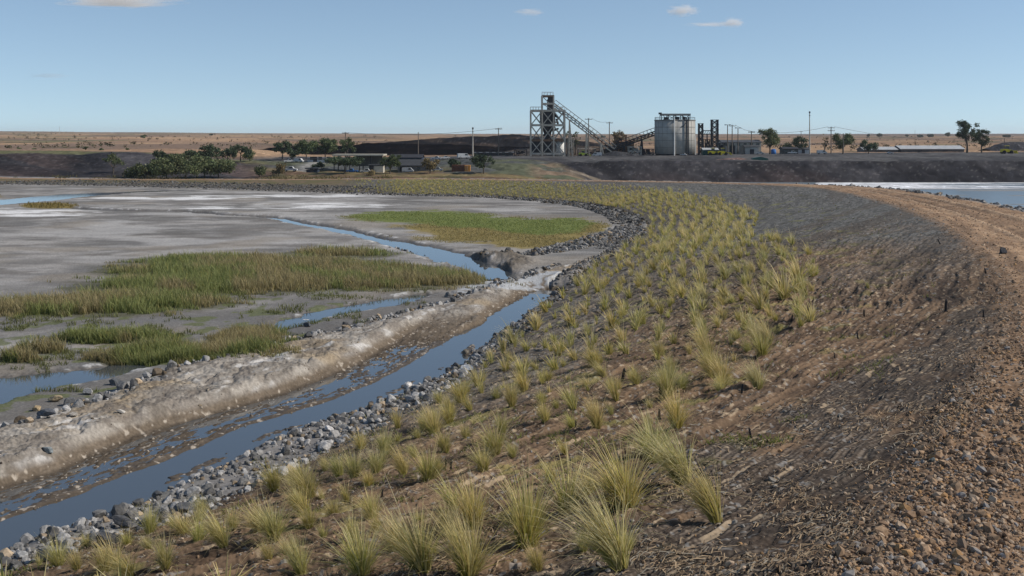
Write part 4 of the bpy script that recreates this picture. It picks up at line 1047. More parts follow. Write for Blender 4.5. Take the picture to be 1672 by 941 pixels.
for k in range(9):
    px = random.uniform(888, 917); r = random.uniform(186, 224); b.bar(L(px, r, random.uniform(-2, 2)), L(px + random.uniform(-9, 7), r + random.uniform(3, 12), random.uniform(-2, 2)), random.uniform(.2, .5))
b.build('chute_pipes', M_DARK, t)
MB().box(L(884, 241), (5.6, 3.8, 3.6)).build('crusher_housing', M_DARK, t)
MB().cyl((L(914, 240)[0], -.2, zbot), 1.35, L(914, 231)[2] - zbot, 24).build('white_tank', M_WHITE, t, smooth=True)
b = MB()
for dy in fr:
    for a0, a1, r in ((866, 884, 181), (904, 922, 181), (885, 903, 157)):
        for k in range(5): px = a0 + (a1 - a0) * k / 4; b.bar(L(px, r, dy), L(px, r - 6, dy), .07)
        b.bar(L(a0, r - 6, dy), L(a1, r - 6, dy), .08)
b.build('handrail', M_STEEL, t)
b = MB()
for px in (887, 893, 899): b.bar(L(px, 157), L(px, 151 + (px % 3)), .09)
b.build('antenna', M_DARK, t)
b = MB()
for px, dy in ((882.5, -2.9), (884.2, -2.9)): b.bar(L(px, 252, dy), L(px, 181, dy), .08)
for k in range(34): b.bar(L(882.5, 252 - k * 2.1, -2.9), L(884.2, 252 - k * 2.1, -2.9), .05)
b.build('ladder', M_STEEL, t)

# ---------------------------------------------------------------- conveyors
def conveyor(a, b, D, width, depth, trestles, label, mat, rail=True):
    x0, z0 = Xp(a[0], D), Zp(a[1], D); x1, z1 = Xp(b[0], D), Zp(b[1], D); yb = D
    t = empty('conveyor', (x1, yb, gz(x1, yb)), label, 'conveyor'); o = Vector((x1, yb, gz(x1, yb)))
    A = Vector((x0, yb, z0)) - o; B = Vector((x1, yb, z1)) - o; d = (B - A); n = Vector((-d.z, 0, d.x)).normalized(); n = n if n.z > 0 else -n
    top = MB(); bot = MB(); br = MB(); nb = 16
    for dy in (-width / 2, width / 2):
        W = Vector((0, dy, 0)); top.bar(A + n * depth / 2 + W, B + n * depth / 2 + W, .28); bot.bar(A - n * depth / 2 + W, B - n * depth / 2 + W, .28)
        for k in range(nb):
            p = A + d * (k / nb); q = A + d * ((k + 1) / nb); br.bar(p - n * depth / 2 + W, q + n * depth / 2 + W, .13); br.bar(p + n * depth / 2 + W, p - n * depth / 2 + W, .13)
    top.build('top_chord', mat, t); bot.build('bottom_chord', mat, t); br.build('truss_web', M_DARK if mat is M_STEEL else mat, t)
    be = MB(); be.bar(A + n * .05, B + n * .05, width * .8, .16); be.build('belt', M_BELT, t)
    if rail:
        r = MB()
        for dy in (-width / 2 - .1, width / 2 + .1):
            W = Vector((0, dy, 0)); r.bar(A + n * (depth / 2 + 1.0) + W, B + n * (depth / 2 + 1.0) + W, .09)
            for k in range(nb + 1): p = A + d * (k / nb) + W; r.bar(p + n * depth / 2, p + n * (depth / 2 + 1.0), .07)
        r.build('handrail', mat, t)
    for f in trestles:
        p = A + d * f; zg = gz(p.x + o.x, yb) - o.z - .2; m = MB()
        for dy in (-width / 2, width / 2): m.bar(p - n * depth / 2 + Vector((0, dy, 0)), (p.x + .5, dy * 1.5, zg), .26); m.bar(p - n * depth / 2 + Vector((0, dy, 0)), (p.x - .5, dy * 1.5, zg), .26)
        m.build('trestle', mat, t)
    return t
conveyor((902, 171), (1001, 246), 331, 1.7, 1.15, (.30, .58, .82), 'long pale inclined conveyor running down from the tower head to the coal heap', M_STEEL)
conveyor((1071, 217), (975, 252), 334, 1.6, 1.0, (.25, .55), 'dark inclined conveyor rising from the coal heap to the silo', M_DARK)

# ---------------------------------------------------------------- silo
D1 = 331.0; cx_, cy_, cz_ = at(1102, D1); R1 = 33 * mpp(D1); zt_ = Zp(197, D1) - cz_
t = empty('silo', (cx_, cy_, cz_), 'wide round concrete silo with a steel deck on top, sunlit on its right half', 'silo')
MB().cyl((0, 0, .35), R1, zt_ - .35, 64).build('silo_wall', M_CONC, t, smooth=True)
MB().cyl((0, 0, -.4), R1 * .95, .78, 48).build('silo_base', M_DARK, t, smooth=True)
for f in (.22, .42, .62, .80): MB().cyl((0, 0, zt_ * f), R1 + .035, .12, 64).build('panel_seam', M_CONC2, t, smooth=True)
MB().cyl((0, 0, zt_ - .12), R1 + .09, .3, 64).build('rim_band', M_CONC2, t, smooth=True)
b = MB()
for k in range(24): a = math.pi * 2 * k / 24; b.bar((math.cos(a) * (R1 + .02), math.sin(a) * (R1 + .02), .4), (math.cos(a) * (R1 + .02), math.sin(a) * (R1 + .02), zt_ - .2), .05)
b.build('vertical_joint', M_CONC2, t)
def onwall(px, off=.25):
    x = (px - 1102) * mpp(D1); return x, -math.sqrt(max(R1 * R1 - x * x, 0)) - off
x, y = onwall(1096.5, .2); MB().tube([(x, y, -.2), (x, y, zt_ + .4)], .16, 8).build('downpipe', M_WHITE, t)
x, y = onwall(1134, .35); MB().tube([(x, y, -.2), (x, y, zt_ * .56)], .15, 8).build('downpipe', M_WHITE, t)
b = MB(); x0, y0 = onwall(1115.5, .3); x1, y1 = onwall(1119.5, .3)
b.bar((x0, y0, 0), (x0, y0, zt_ + .9), .24); b.bar((x1, y1, 0), (x1, y1, zt_ + .9), .24)
for k in range(26): b.bar((x0, y0, .4 + k * .4), (x1, y1, .4 + k * .4), .06)
b.build('ladder', M_DARK, t)
x2, y2 = onwall(1108, .25); MB().tube([(x0, y0, zt_ - .6), ((x0 + x2) / 2, (y0 + y2) / 2 - .3, zt_ - 1.5), (x2, y2, zt_ - 2.0)], .1, 6).build('feed_pipe', M_DARK, t)
def T(px, row): return ((px - 1102) * mpp(D1), Zp(row, D1) - cz_)
dk = MB()
for px in (1079, 1090, 1101, 1113, 1125):
    for yy in (-1.8, 1.8): dk.bar((T(px, 197)[0], yy, zt_ - .1), (T(px, 188)[0], yy, T(px, 188)[1]), .2)
dk.build('deck_post', M_DARK, t)
MB().box(((T(1079, 0)[0] + T(1126, 0)[0]) / 2, 0, T(0, 187.5)[1]), (47 * mpp(D1), 4.2, .55)).build('deck', M_CONC2, t)
b = MB()
for a0, a1 in ((1081, 1090), (1090, 1101), (1101, 1112), (1112, 1124)):
    b.bar((T(a0, 0)[0], -1.8, zt_ + .1), (T(a1, 0)[0], -1.8, T(0, 189)[1]), .12); b.bar((T(a1, 0)[0], -1.8, zt_ + .1), (T(a0, 0)[0], -1.8, T(0, 189)[1]), .12)
b.box((T(1088, 0)[0], 0, zt_ + .5), (1.3, 1.2, .9)); b.box((T(1106, 0)[0], .3, zt_ + .55), (1.1, 1, 1.0)); b.cyl((T(1117, 0)[0], 0, zt_), .4, 1.1, 10)
b.build('roof_machinery', M_DARK, t)
b = MB(); b.tube([(T(1078, 0)[0], 0, T(0, 187)[1]), (T(1078, 0)[0], 0, T(0, 184)[1])], .5, 10); b.build('vent_fan', M_DARK, t)
b = MB()
for k in range(40):
    a = 2 * math.pi * k / 40; p = (math.cos(a) * (R1 - .1), math.sin(a) * (R1 - .1)); a2 = 2 * math.pi * (k + 1) / 40; p2 = (math.cos(a2) * (R1 - .1), math.sin(a2) * (R1 - .1))
    b.bar((*p, zt_), (*p, zt_ + .9), .05); b.bar((*p, zt_ + .9), (*p2, zt_ + .9), .05)
b.build('guardrail', M_DARK, t)

# ---------------------------------------------------------------- dark plant right of the silo
def lattice(px0, px1, r0, D, label, nb=6, clutter=True, name='lattice_tower'):
    x, y, z = at((px0 + px1) / 2, D); t = empty(name, (x, y, z), label, 'tower'); hw = (px1 - px0) / 2 * mpp(D); H = Zp(r0, D) - z
    for i in (-1, 1):
        for j in (-1, 1): MB().bar((i * hw, j * hw, -.3), (i * hw, j * hw, H), .34).build('column', M_DARK, t)
    b = MB()
    for k in range(nb):
        z0, z1 = H * k / nb, H * (k + 1) / nb
        for j in (-1, 1):
            b.bar((-hw, j * hw, z0), (hw, j * hw, z1), .16); b.bar((hw, j * hw, z0), (-hw, j * hw, z1), .16); b.bar((j * hw, -hw, z0), (j * hw, hw, z1), .16)
    b.build('lattice_web', M_DARK, t)
    for k in range(1, nb + 1): MB().box((0, 0, H * k / nb), (hw * 2 + .5, hw * 2 + .5, .14)).build('landing', M_DARK, t)
    if clutter and False:
        b = MB()
        for k in range(nb):
            b.box((random.uniform(-.4, .4) * hw, random.uniform(-.5, .5) * hw, H * (k + .5) / nb), (hw * random.uniform(.5, 1.2), hw, H / nb * random.uniform(.3, .7)))
        b.build('bucket_elevator', M_DARK, t)
    return t
lattice(1162, 1171.5, 196, 333, 'tall dark square lattice tower right of the silo', 7)
t2 = lattice(1141, 1147, 202, 333, 'short dark pointed tower standing close beside the silo', 5)
x, y, z = at(1154, 333)
t = empty('transfer_gantry', (x, y, z), 'dark overhead gantry bridging the two dark towers', 'gantry')
b = MB(); zz = Zp(213.5, 333) - z; xl = Xp(1147.5, 333) - x; xr = Xp(1161.5, 333) - x
b.bar((xl, -.6, zz), (xr, -.6, zz), .22); b.bar((xl, .6, zz), (xr, .6, zz), .22); b.bar((xl, -.6, zz - 1.0), (xr, -.6, zz - 1.0), .22); b.bar((xl, .6, zz - 1.0), (xr, .6, zz - 1.0), .22); b.build('chord', M_DARK, t)
b = MB()
for k in range(5): f = k / 5; b.bar((xl + (xr - xl) * f, -.6, zz), (xl + (xr - xl) * (f + .2), -.6, zz - 1.0), .12)
b.build('truss_web', M_DARK, t)
MB().bar(((xl + xr) / 2, 0, -.2), ((xl + xr) / 2, 0, zz - 1), .3).build('leg', M_DARK, t)

# ---------------------------------------------------------------- sheds, houses and tanks
def shed(px0, px1, D, r_eave, r_ridge, depth, label, wall, roof, name='shed', openings=(), gable=True, overhang=.3):
    xm, ym, z = at((px0 + px1) / 2, D); t = empty(name, (xm, ym, z), label, 'building'); hw = (px1 - px0) / 2 * mpp(D); H = max(.8, Zp(r_eave, D) - z); Hr = max(H + .15, Zp(r_ridge, D) - z)
    w_ = MB(); w_.box((0, 0, (H - .5) / 2), (hw * 2, depth, H + .5)); 
    if gable: w_.add([(-hw, -depth / 2, H), (-hw, depth / 2, H), (-hw, 0, Hr - .05), (hw, -depth / 2, H), (hw, depth / 2, H), (hw, 0, Hr - .05)], [(0, 1, 2), (5, 4, 3), (0, 2, 5, 3), (1, 4, 5, 2)])
    w_.build('wall', wall, t); o = overhang; r = MB()
    if gable:
        for sgn in (-1, 1):
            dz = (Hr - H) * o / (depth / 2)
            r.add([(-hw - o, sgn * (depth / 2 + o), H - dz + .02), (hw + o, sgn * (depth / 2 + o), H - dz + .02), (hw + o, 0, Hr + .02), (-hw - o, 0, Hr + .02),
                   (-hw - o, sgn * (depth / 2 + o), H - dz + .16), (hw + o, sgn * (depth / 2 + o), H - dz + .16), (hw + o, 0, Hr + .16), (-hw - o, 0, Hr + .16)],
                  [(0, 1, 2, 3), (4, 7, 6, 5), (0, 4, 5, 1), (1, 5, 6, 2), (2, 6, 7, 3), (3, 7, 4, 0)])
    else: r.box((0, 0, Hr), (hw * 2 + 2 * o, depth + 2 * o, .25))
    r.build('roof', roof, t)
    for (f, wd, hh, z0, kind) in openings:
        m = M_GLASS if kind == 'window' else M_DARK
        MB().box((-hw + 2 * hw * f, -depth / 2 - .03, z0 + hh / 2), (wd, .08, hh)).build(kind, m, t)
    return t
win = lambda n, z0=1.0: tuple(((k + .5) / n, .9, .8, z0, 'window') for k in range(n))
x, y, z = hit(585, 281, 240, 300); DS = y
t = empty('open_shed', (x, y, z), 'open-sided shed with a flat tan roof on posts, behind the dark spreading tree', 'building')
def S(px, row): return (Xp(px, DS) - x, Zp(row, DS) - z)
rf = MB(); rf.box(((S(546, 0)[0] + S(629, 0)[0]) / 2, 0, S(0, 253)[1]), (83 * mpp(DS), 7.5, .34)); rf.build('roof', M_TANR, t)
for px in (549, 568, 590, 608, 626):
    for yy in (-3.2, 3.2): MB().bar((S(px, 0)[0], yy, -1.2), (S(px, 0)[0], yy, S(0, 254)[1]), .2).build('post', M_DARK, t)
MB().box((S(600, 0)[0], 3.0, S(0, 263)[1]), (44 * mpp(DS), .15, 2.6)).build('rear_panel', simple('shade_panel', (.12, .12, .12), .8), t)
b = MB()
for k in range(6): b.bar((S(552 + k * 13, 0)[0], 3.1, S(0, 255)[1]), (S(558 + k * 13, 0)[0], 3.1, S(0, 268)[1]), .12)
b.build('roof_truss', M_DARK, t)
shed(603, 627, DS - 6, 271, 269.5, 3.2, 'small cream block with a flat roof under the front of the open shed', M_WALL, M_DROOF, 'kiosk', ((.2, 1.0, 1.6, .1, 'door'),), gable=False, overhang=.15)
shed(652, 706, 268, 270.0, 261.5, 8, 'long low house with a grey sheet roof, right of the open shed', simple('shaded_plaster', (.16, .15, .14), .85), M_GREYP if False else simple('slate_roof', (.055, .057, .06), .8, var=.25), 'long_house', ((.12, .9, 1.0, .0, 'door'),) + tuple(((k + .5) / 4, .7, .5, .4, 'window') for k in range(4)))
def container(px0, px1, D, r_top, label, m_side, m_end):
    xm, ym, z = at((px0 + px1) / 2, D); t = empty('shipping_container', (xm, ym, z), label, 'container'); hw = (px1 - px0) / 2 * mpp(D); H = Zp(r_top, D) - z
    MB().box((-hw * .3, 0, H / 2 - .1), (hw * 1.4, 2.4, H + .2)).build('body', m_side, t); MB().box((hw * .7, -.1, H / 2 - .12), (hw * .6 - .01, 2.4, H + .1)).build('end_wall', m_end, t)
    b = MB()
    for k in range(9): b.box((-hw + hw * 1.36 * (k + .5) / 9, -1.22, H / 2), (.08, .06, H * .9))
    b.build('corrugation', m_side, t)
    b = MB(); b.box((hw * .72, -1.33, H * .5), (.07, .05, H * .8)).box((hw * .55, -1.33, H * .5), (.07, .05, H * .8)); b.build('door_bar', M_STEEL, t); return t
DC = hit(753, 280, 235, 290)[1]
container(738, 768, DC, 269.5, 'brown container with a bright orange end, at the foot of the grey slope', M_BROWN, M_ORNG)
DL = hit(1490, 248.5, 300, 420)[1]
shed(1464, 1566, DL, 243.5, 238.5, 9, 'long low shed with a pale grey roof, left of the two tall trees', M_DROOF, M_GREYP, 'long_shed', ((.3, 1.5, .9, .1, 'door'), (.7, 1.5, .9, .1, 'door')))
shed(1405, 1459, DL, 245, 240.5, 8, 'shorter low pale-roofed shed at the left end of the long shed', M_DROOF, M_GREYP, 'long_shed', ((.5, 1.4, .8, .1, 'door'),))
shed(1176, 1238, 345, 233, 229.5, 8, 'big dark workshop with a black roof behind the dark towers', M_STEEL, M_DROOF, 'workshop', ((.25, 1.6, 2.6, .1, 'door'), (.75, 1.6, 2.6, .1, 'door')) + win(6, 2.6))
shed(1214, 1236, 341, 240, 237.5, 5, 'small dark-roofed store in front of the workshop', M_CONC, M_DROOF, 'store_hut', ((.5, 1.2, 1.5, .0, 'door'),))
shed(1276, 1300, 345, 243.5, 241, 5, 'low dark shed beside the blue tank', M_DROOF, M_DARK, 'low_shed', win(3, .4))
shed(1147, 1170, 326, 245, 242.5, 4, 'dark green tent-like shelter with a pale roof below the gantry', M_TEAL, M_GREYP, 'shelter', ((.5, 1.4, .8, .1, 'door'),))
shed(505, 546, 296, 262, 258.5, 5, 'low dark-roofed hut under the round trees', M_GREYP, M_DROOF, 'hut', ((.3, 1, 1.3, .1, 'door'),) + win(3, .6))
shed(502, 520, 266, 277, 275, 3, 'dark blue low cabin beside the grey ramp', simple('navy_sheet', (.03, .04, .06), .6), M_DROOF, 'cabin', ((.5, .8, 1.2, .1, 'door'),), gable=False)
shed(640, 690, 300, 257.5, 253, 6, 'dark blue warehouse behind the grey-roofed long house', simple('navy_wall', (.03, .045, .07), .6), M_DARK, 'warehouse', tuple(((k + .5) / 5, .8, .5, .25, 'window') for k in range(5)))
shed(1008, 1034, 345, 232, 229, 5, 'rusty crusher house on the heap behind the poles', M_RUST, M_RUST, 'crusher_house', win(2, 1.2))
x, y, z = at(1263, 340); t = empty('water_tank', (x, y, z), 'bright blue round tank near the leafy tree', 'tank')
MB().cyl((0, 0, -.2), .75, 1.5, 20).build('tank_body', M_BLUE, t, smooth=True); MB().cyl((0, 0, 1.3), .78, .25, 20, .3).build('tank_lid', M_BLUE, t); MB().box((0, 0, -.1), (1.9, 1.9, .3)).build('plinth', M_CONC2, t)

# ---------------------------------------------------------------- vehicles and machines
M_CARW = simple('car_white', (.48, .48, .47), .5, var=.1)
def vehicle(px, D, L_, col, label, kind='pickup', rz=0.0):
    x, y, z = at(px, D); t = empty(kind, (x, y, z + .02), label, 'vehicle', None, rz); k = L_ / 4.6
    m = col; prof = [(-2.3, .45), (-2.3, .95), (-.55, 1.0), (-.3, 1.62), (.75, 1.65), (1.25, 1.05), (2.2, .92), (2.3, .5)]
    if kind == 'van': prof = [(-2.3, .45), (-2.3, 1.95), (1.2, 1.95), (1.85, 1.15), (2.3, 1.0), (2.3, .5)]
    MB().prism([(a * k, b * k) for a, b in prof], -.85 * k, .85 * k).build('body', m, t)
    g = [(-.42, 1.08), (-.22, 1.55), (.7, 1.57), (1.08, 1.1)] if kind == 'pickup' else [(.3, 1.2), (.3, 1.8), (1.2, 1.8), (1.6, 1.2)]
    for s_ in (-1, 1): MB().prism([(a * k, b * k) for a, b in g], s_ * .86 * k, s_ * .875 * k).build('window', M_GLASS, t)
    for wx in (-1.4, 1.4):
        for s_ in (-1, 1):
            wl = MB().tube([(wx * k, s_ * .68 * k, .36 * k), (wx * k, s_ * .9 * k, .36 * k)], .36 * k, 14).build('wheel', M_TYRE, t)
            MB().tube([(wx * k, s_ * .9 * k, .36 * k), (wx * k, s_ * .915 * k, .36 * k)], .19 * k, 10).build('rim', M_GREYP, wl)
    return t
V_ = [(712, 300, 2.6, M_CARW, 'white pickup parked at the left of the yard below the stockpile', 'pickup'), (727, 301, 2.4, M_CARW, 'smaller white pickup second in the yard row', 'pickup'),
      (757, 300, 3.2, M_CARW, 'large white van right of the two white pickups', 'van'), (472, 291, 2.6, M_CARW, 'white pickup on the grey ramp under the sparse tree', 'pickup'),
      (488, 291, 2.4, M_CARW, 'white van on the grey ramp beside the round trees', 'van'), (598, 262, 2.8, M_CARW, 'white car in the shade of the open shed', 'pickup'),
      (575, 263, 2.6, M_BLUE, 'blue car under the spreading tree by the shed', 'pickup'), (666, 262, 2.6, M_CARW, 'white van at the door of the grey-roofed house', 'van'),
      (474, 262, 3.2, M_CARW, 'white pickup at the foot of the grey ramp', 'pickup'), (714, 262, 2.6, M_GREYP, 'silver car outside the long house, far right', 'pickup'),
      (1294, 330, 2.6, M_CARW, 'white pickup on the plant yard right of the blue tank', 'pickup'), (1241, 332, 2.4, M_GREYP, 'grey pickup between the workshop and the leafy tree', 'pickup'),
      (1342, 335, 2.8, M_CARW, 'white van beside the tall mast', 'van'), (1116, 322, 1.9, M_CARW, 'white car at the foot of the silo ladder', 'pickup'),
      (975, 322, 2.6, M_CARW, 'white van under the long pale conveyor', 'van'), (1453, 333, 1.9, M_CARW, 'white car in front of the short pale-roofed shed', 'pickup')]
for a in V_: vehicle(a[0], a[1], a[2], a[3], a[4], a[5], random.choice((0, .3, -.3, 3.14)))
def loader(px, D, k, mat, label):
    x, y, z = at(px, D); t = empty('loader', (x, y, z), label, 'machine')
    MB().prism([(-1.8 * k, .5 * k), (-1.8 * k, 1.3 * k), (-.3 * k, 1.35 * k), (1.2 * k, 1.0 * k), (1.2 * k, .5 * k)], -.7 * k, .7 * k).build('body', mat, t)
    MB().box((-.2 * k, 0, 1.75 * k), (1.0 * k, 1.1 * k, .9 * k)).build('cab', M_GLASS, t); MB().box((-.2 * k, 0, 2.25 * k), (1.15 * k, 1.25 * k, .12 * k)).build('cab_roof', mat, t)
    MB().bar((.9 * k, .5 * k, .9 * k), (2.3 * k, .5 * k, .6 * k), .2 * k).bar((.9 * k, -.5 * k, .9 * k), (2.3 * k, -.5 * k, .6 * k), .2 * k).build('boom', mat, t)
    MB().prism([(2.2 * k, .1 * k), (2.9 * k, .15 * k), (2.5 * k, .3 * k), (2.3 * k, .9 * k)], -1.0 * k, 1.0 * k).build('bucket', mat, t)
    for wx in (-1.2, .8):
        for s_ in (-1, 1): MB().tube([(wx * k, s_ * .6 * k, .5 * k), (wx * k, s_ * .95 * k, .5 * k)], .5 * k, 14).build('wheel', M_TYRE, t)
loader(1165, 323, .85, M_YEL, 'yellow wheel loader, left of two, in front of the green shelter')
loader(1181, 323, .85, M_YEL, 'yellow wheel loader, right of two, beyond the green shelter')
loader(953, 326, .75, M_LIME, 'lime-yellow loader under the conveyor between tower and poles')
loader(1645, 330, 1.0, M_YEL, 'tan-yellow loader far right beyond the two tall trees')

# ---------------------------------------------------------------- poles and wires
def pole(px, top, base, label, kind='cross', d0=285, d1=420, D=None):
    x, y, z = hit(px, base, d0, d1) if D is None else at(px, D); H = Zp(top, y) - z
    t = empty('utility_pole' if kind != 'mast' else 'mast', (x, y, z), label, 'pole' if kind != 'mast' else 'mast')
    MB().tube([(0, 0, -.3), (0, 0, H)], [.17, .11] if kind != 'mast' else [.22, .10], 10).build('pole', M_WOOD if kind != 'mast' else M_STEEL, t)
    tops = [(x, y, z + H)]
    if kind in ('cross', 'double'):
        zs = [H - .35] + ([H - 1.2] if kind == 'double' else [])
        for zz in zs:
            MB().box((0, -.12, zz), (2.0, .14, .14)).build('crossarm', M_WOOD, t)
            for dx in (-.9, -.3, .3, .9): MB().tube([(dx, -.12, zz + .07), (dx, -.12, zz + .32)], .05, 6).build('insulator', M_GREYP, t)
        tops = [(x + dx, y - .12, z + zs[0] + .32) for dx in (-.9, .9)]
    elif kind == 'light':
        MB().bar((-.6, 0, H), (.6, 0, H), .1).build('bracket', M_DARK, t)
        for dx in (-.65, .65): MB().box((dx, -.1, H - .02), (.5, .35, .22)).build('floodlight', M_DARK, t)
    elif kind == 'mast':
        MB().box((0, 0, H - .3), (.4, .3, .5)).box((0, 0, H - 1.2), (.3, .25, .3)).build('antenna', M_DARK, t)
    return tops
P1 = pole(961, 193, 254, 'utility pole with a crossarm, standing in front of the pale conveyor', D=321)
P2 = pole(995, 199, 250, 'utility pole near the lower end of the pale conveyor', D=337)
P3 = pole(772, 208, 261, 'tall grey pole left of two before the coal stockpile', 'mast', D=301)
P4 = pole(814, 209, 256, 'wooden pole with a crossarm between the tower and the tall grey pole', D=330)
P5 = pole(683, 216, 236, 'short post standing on the stockpile face', 'plain', D=372)
P6 = pole(1188, 204, 250, 'floodlight pole nearest the dark lattice tower', 'light', D=335)
P7 = pole(1195.5, 204, 250, 'utility pole second from the dark lattice tower', D=337)
P8 = pole(1205, 209, 250, 'floodlight pole third from the dark lattice tower', 'light', D=339)
P9 = pole(1227, 214.5, 249, 'thin utility pole in front of the workshop end', D=340)
P10 = pole(1322, 182, 250, 'very tall thin steel mast, highest on the right', 'mast', D=336)
P11 = pole(1357, 207, 250, 'utility pole with double crossarms right of the tall mast', 'double', D=336)
P12 = pole(1377, 218, 250, 'pale post between the double-armed pole and the sheds', 'plain', D=334)
P13 = pole(564, 216, 252, 'twin-topped pole rising behind the dense tree left of the shed', D=345)
P14 = pole(97, 207, 221, 'thin far pole on the plain at the far left', 'mast', D=1500)
P15 = pole(1494, 213, 221, 'small far pole on the horizon above the long shed', 'plain', D=1300)
P16 = pole(1308, 214.5, 222, 'far crossarm pole on the plain left of the mast', D=700)
P17 = pole(1011, 212, 222, 'far pole seen above the rusty crusher house', D=560)
def wire(a, b, sag, label):
    a, b = Vector(a), Vector(b); pts = [a.lerp(b, k / 16) - Vector((0, 0, sag * 4 * (k / 16) * (1 - k / 16))) for k in range(17)]
    tag(MB().tube(pts, .035, 4).build('power_line', M_DARK), label, 'wire')
wire(P9[0], P11[0], 1.0, 'slack wire from the workshop pole to the double-armed pole')
wire(P7[1], P9[1], .5, 'short wire between the second plant pole and the workshop pole')
ex = at(1640, 420); wire(P11[1], (ex[0], ex[1], Zp(226, 420)), 2.2, 'wire drooping right from the double-armed pole towards the tall trees')
pole(1640, 226, 243, 'short pole at the far right end of the wire', 'plain', D=420)
wire(P1[1], P2[0], .5, 'wire between the two poles by the pale conveyor')
wire(P4[1], P13[0], 1.2, 'faint wire across the stockpile to the twin-topped pole')

# ---------------------------------------------------------------- coal stockpiles
def stockpile(name, prof, D, depth, label, seed, col=(.04, .039, .042), brown=.3, nx=150, ny=36):
    """prof: (px, top row); ridge at distance D, faces falling both ways at its own angle of repose"""
    pxs = np.array([p[0] for p in prof]); rw = np.array([p[1] for p in prof])
    gx = np.linspace(pxs[0], pxs[-1], nx); top = np.interp(gx, pxs, rw); Xr = (gx - CX) / F * D
    tt = np.linspace(-1, 1, ny); X = Xr[None, :] + 0 * tt[:, None]; Y = D + tt[:, None] * depth + 0 * X
    zb = ground(X, Y); zt = CZ - (top[None, :] - HY) / F * D; f = np.clip(1 - np.abs(tt[:, None]) * 1.08, -.05, 1); f = np.minimum(f * 1.35, 1 - .12 * (1 - f))
    nn = fbm(X * .18, Y * .18, seed, 5) - .5; gl = 1 - np.abs(2 * vn(X * .22 + .3 * Y, Y * .02, seed + 3) - 1)
    Z = zb - .3 + np.maximum(zt - zb, 0) * f + nn * 1.3 * np.clip(f * 3, 0, 1) - gl ** 3 * .5 * np.clip(f * 3, 0, 1) * (f < .95)
    fine = fbm(X * .9, Y * .9, seed + 5, 3)
    C = np.array(col)[None, None] * (0.75 + .6 * fine)[..., None]; bm_ = (sstep(.5, .65, fbm(X * .1, Y * .1 + Z * .3, seed + 7, 3)) * brown)[..., None]
    C = C * (1 - bm_) + np.array((.15, .105, .075)) * bm_; sp_ = (vn(X * 2.2, Z * 4 + Y, seed + 9) > .84)[..., None]; C = np.where(sp_, C * 2.2, C)
    I = np.arange(X.size).reshape(X.shape); Fq = np.stack([I[:-1, :-1], I[:-1, 1:], I[1:, 1:], I[1:, :-1]], -1).reshape(-1, 4)
    o = link(name, np_mesh(name, np.stack([X, Y, Z], -1).reshape(-1, 3), Fq, C.reshape(-1, 3), M_COAL, np.zeros(X.size), smooth=True)); return tag(o, label, 'stockpile')
stockpile('coal_stockpile', [(560, 246), (600, 238), (640, 231.5), (690, 226.5), (740, 223.5), (800, 221.5), (850, 219), (905, 224), (960, 231), (1000, 238), (1040, 247)], 470, 45, 'great dark coal stockpile rising behind the tower from left to right', 301, (.016, .0158, .018), .22, nx=220)
stockpile('coal_stockpile', [(422, 248), (445, 241), (480, 238), (560, 237), (600, 234), (660, 233.5), (720, 235), (790, 237), (850, 239), (920, 241), (1000, 243), (1060, 248)], 392, 22, 'long black coal bench in front of the great stockpile, behind the round trees', 331, (.004, .004, .0055), .03, nx=220)
stockpile('coal_stockpile', [(800, 253), (830, 246), (870, 241), (930, 240), (985, 238), (1025, 241), (1066, 247), (1072, 252)], 350, 7, 'rough heap of coal between the tower and the silo', 351, (.06, .055, .052), .5)
stockpile('coal_stockpile', [(1610, 243), (1630, 234), (1650, 231), (1700, 231), (1740, 240)], 400, 12, 'low dark mound at the far right behind the two tall trees', 371, (.06, .058, .062), .2)
stockpile('coal_stockpile', [(965, 255), (985, 249), (1005, 245), (1030, 249), (1060, 256)], 326, 3, 'small coal heap where the two conveyors meet', 381, (.05, .05, .052), .2, nx=80)
stockpile('gravel_heap', [(1170, 260), (1190, 257), (1205, 256), (1222, 259)], 294, 2.4, 'small reddish heap on the bank below the yellow loaders', 391, (.17, .115, .10), .2, nx=50)
x, y, z = at(1240, 292); tag(MB().prism([(-2.2, -.2), (-1.8, .55), (.3, .9), (1.9, .5), (2.3, -.2)], -1, 1).build('covered_heap', M_TEAL, None, (x, y, z)), 'teal tarpaulin-covered heap on the bank below the workshop', 'heap')

# ---------------------------------------------------------------- low plant between tower and silo
def frame_house(px0, px1, D, r_top, label, name, mat, nlev=2):
    x, y, z = at((px0 + px1) / 2, D); t = empty(name, (x, y, z), label, 'machinery'); hw = (px1 - px0) / 2 * mpp(D); H = Zp(r_top, D) - z
    for i in (-1, 1):
        for j in (-1, 1): MB().bar((i * hw, j * 1.6, -.3), (i * hw, j * 1.6, H), .22).build('post', mat, t)
    for k in range(1, nlev + 1): MB().box((0, 0, H * k / nlev), (2 * hw + .4, 3.6, .16)).build('platform', mat, t)
    b = MB()
    for k in range(nlev):
        z0, z1 = H * k / nlev, H * (k + 1) / nlev; b.bar((-hw, -1.6, z0), (hw, -1.6, z1), .13); b.bar((hw, -1.75, z0), (-hw, -1.75, z1), .13)
    b.build('brace', mat, t); m = MB()
    for k in range(5): m.box((random.uniform(-.7, .7) * hw, random.uniform(-1, 1), H * random.uniform(.2, .85)), (hw * random.uniform(.3, .9), random.uniform(.8, 1.6), H * random.uniform(.12, .3)))
    m.build('machinery', M_DARK, t)
    for k in range(5): a = random.uniform(-1, 1) * hw; MB().bar((a, -1.9, H * random.uniform(.3, 1)), (a + random.uniform(-1.5, 1.5), -1.9, H * random.uniform(-.05, .3)), random.uniform(.12, .3)).build('chute', mat, t)
    return t
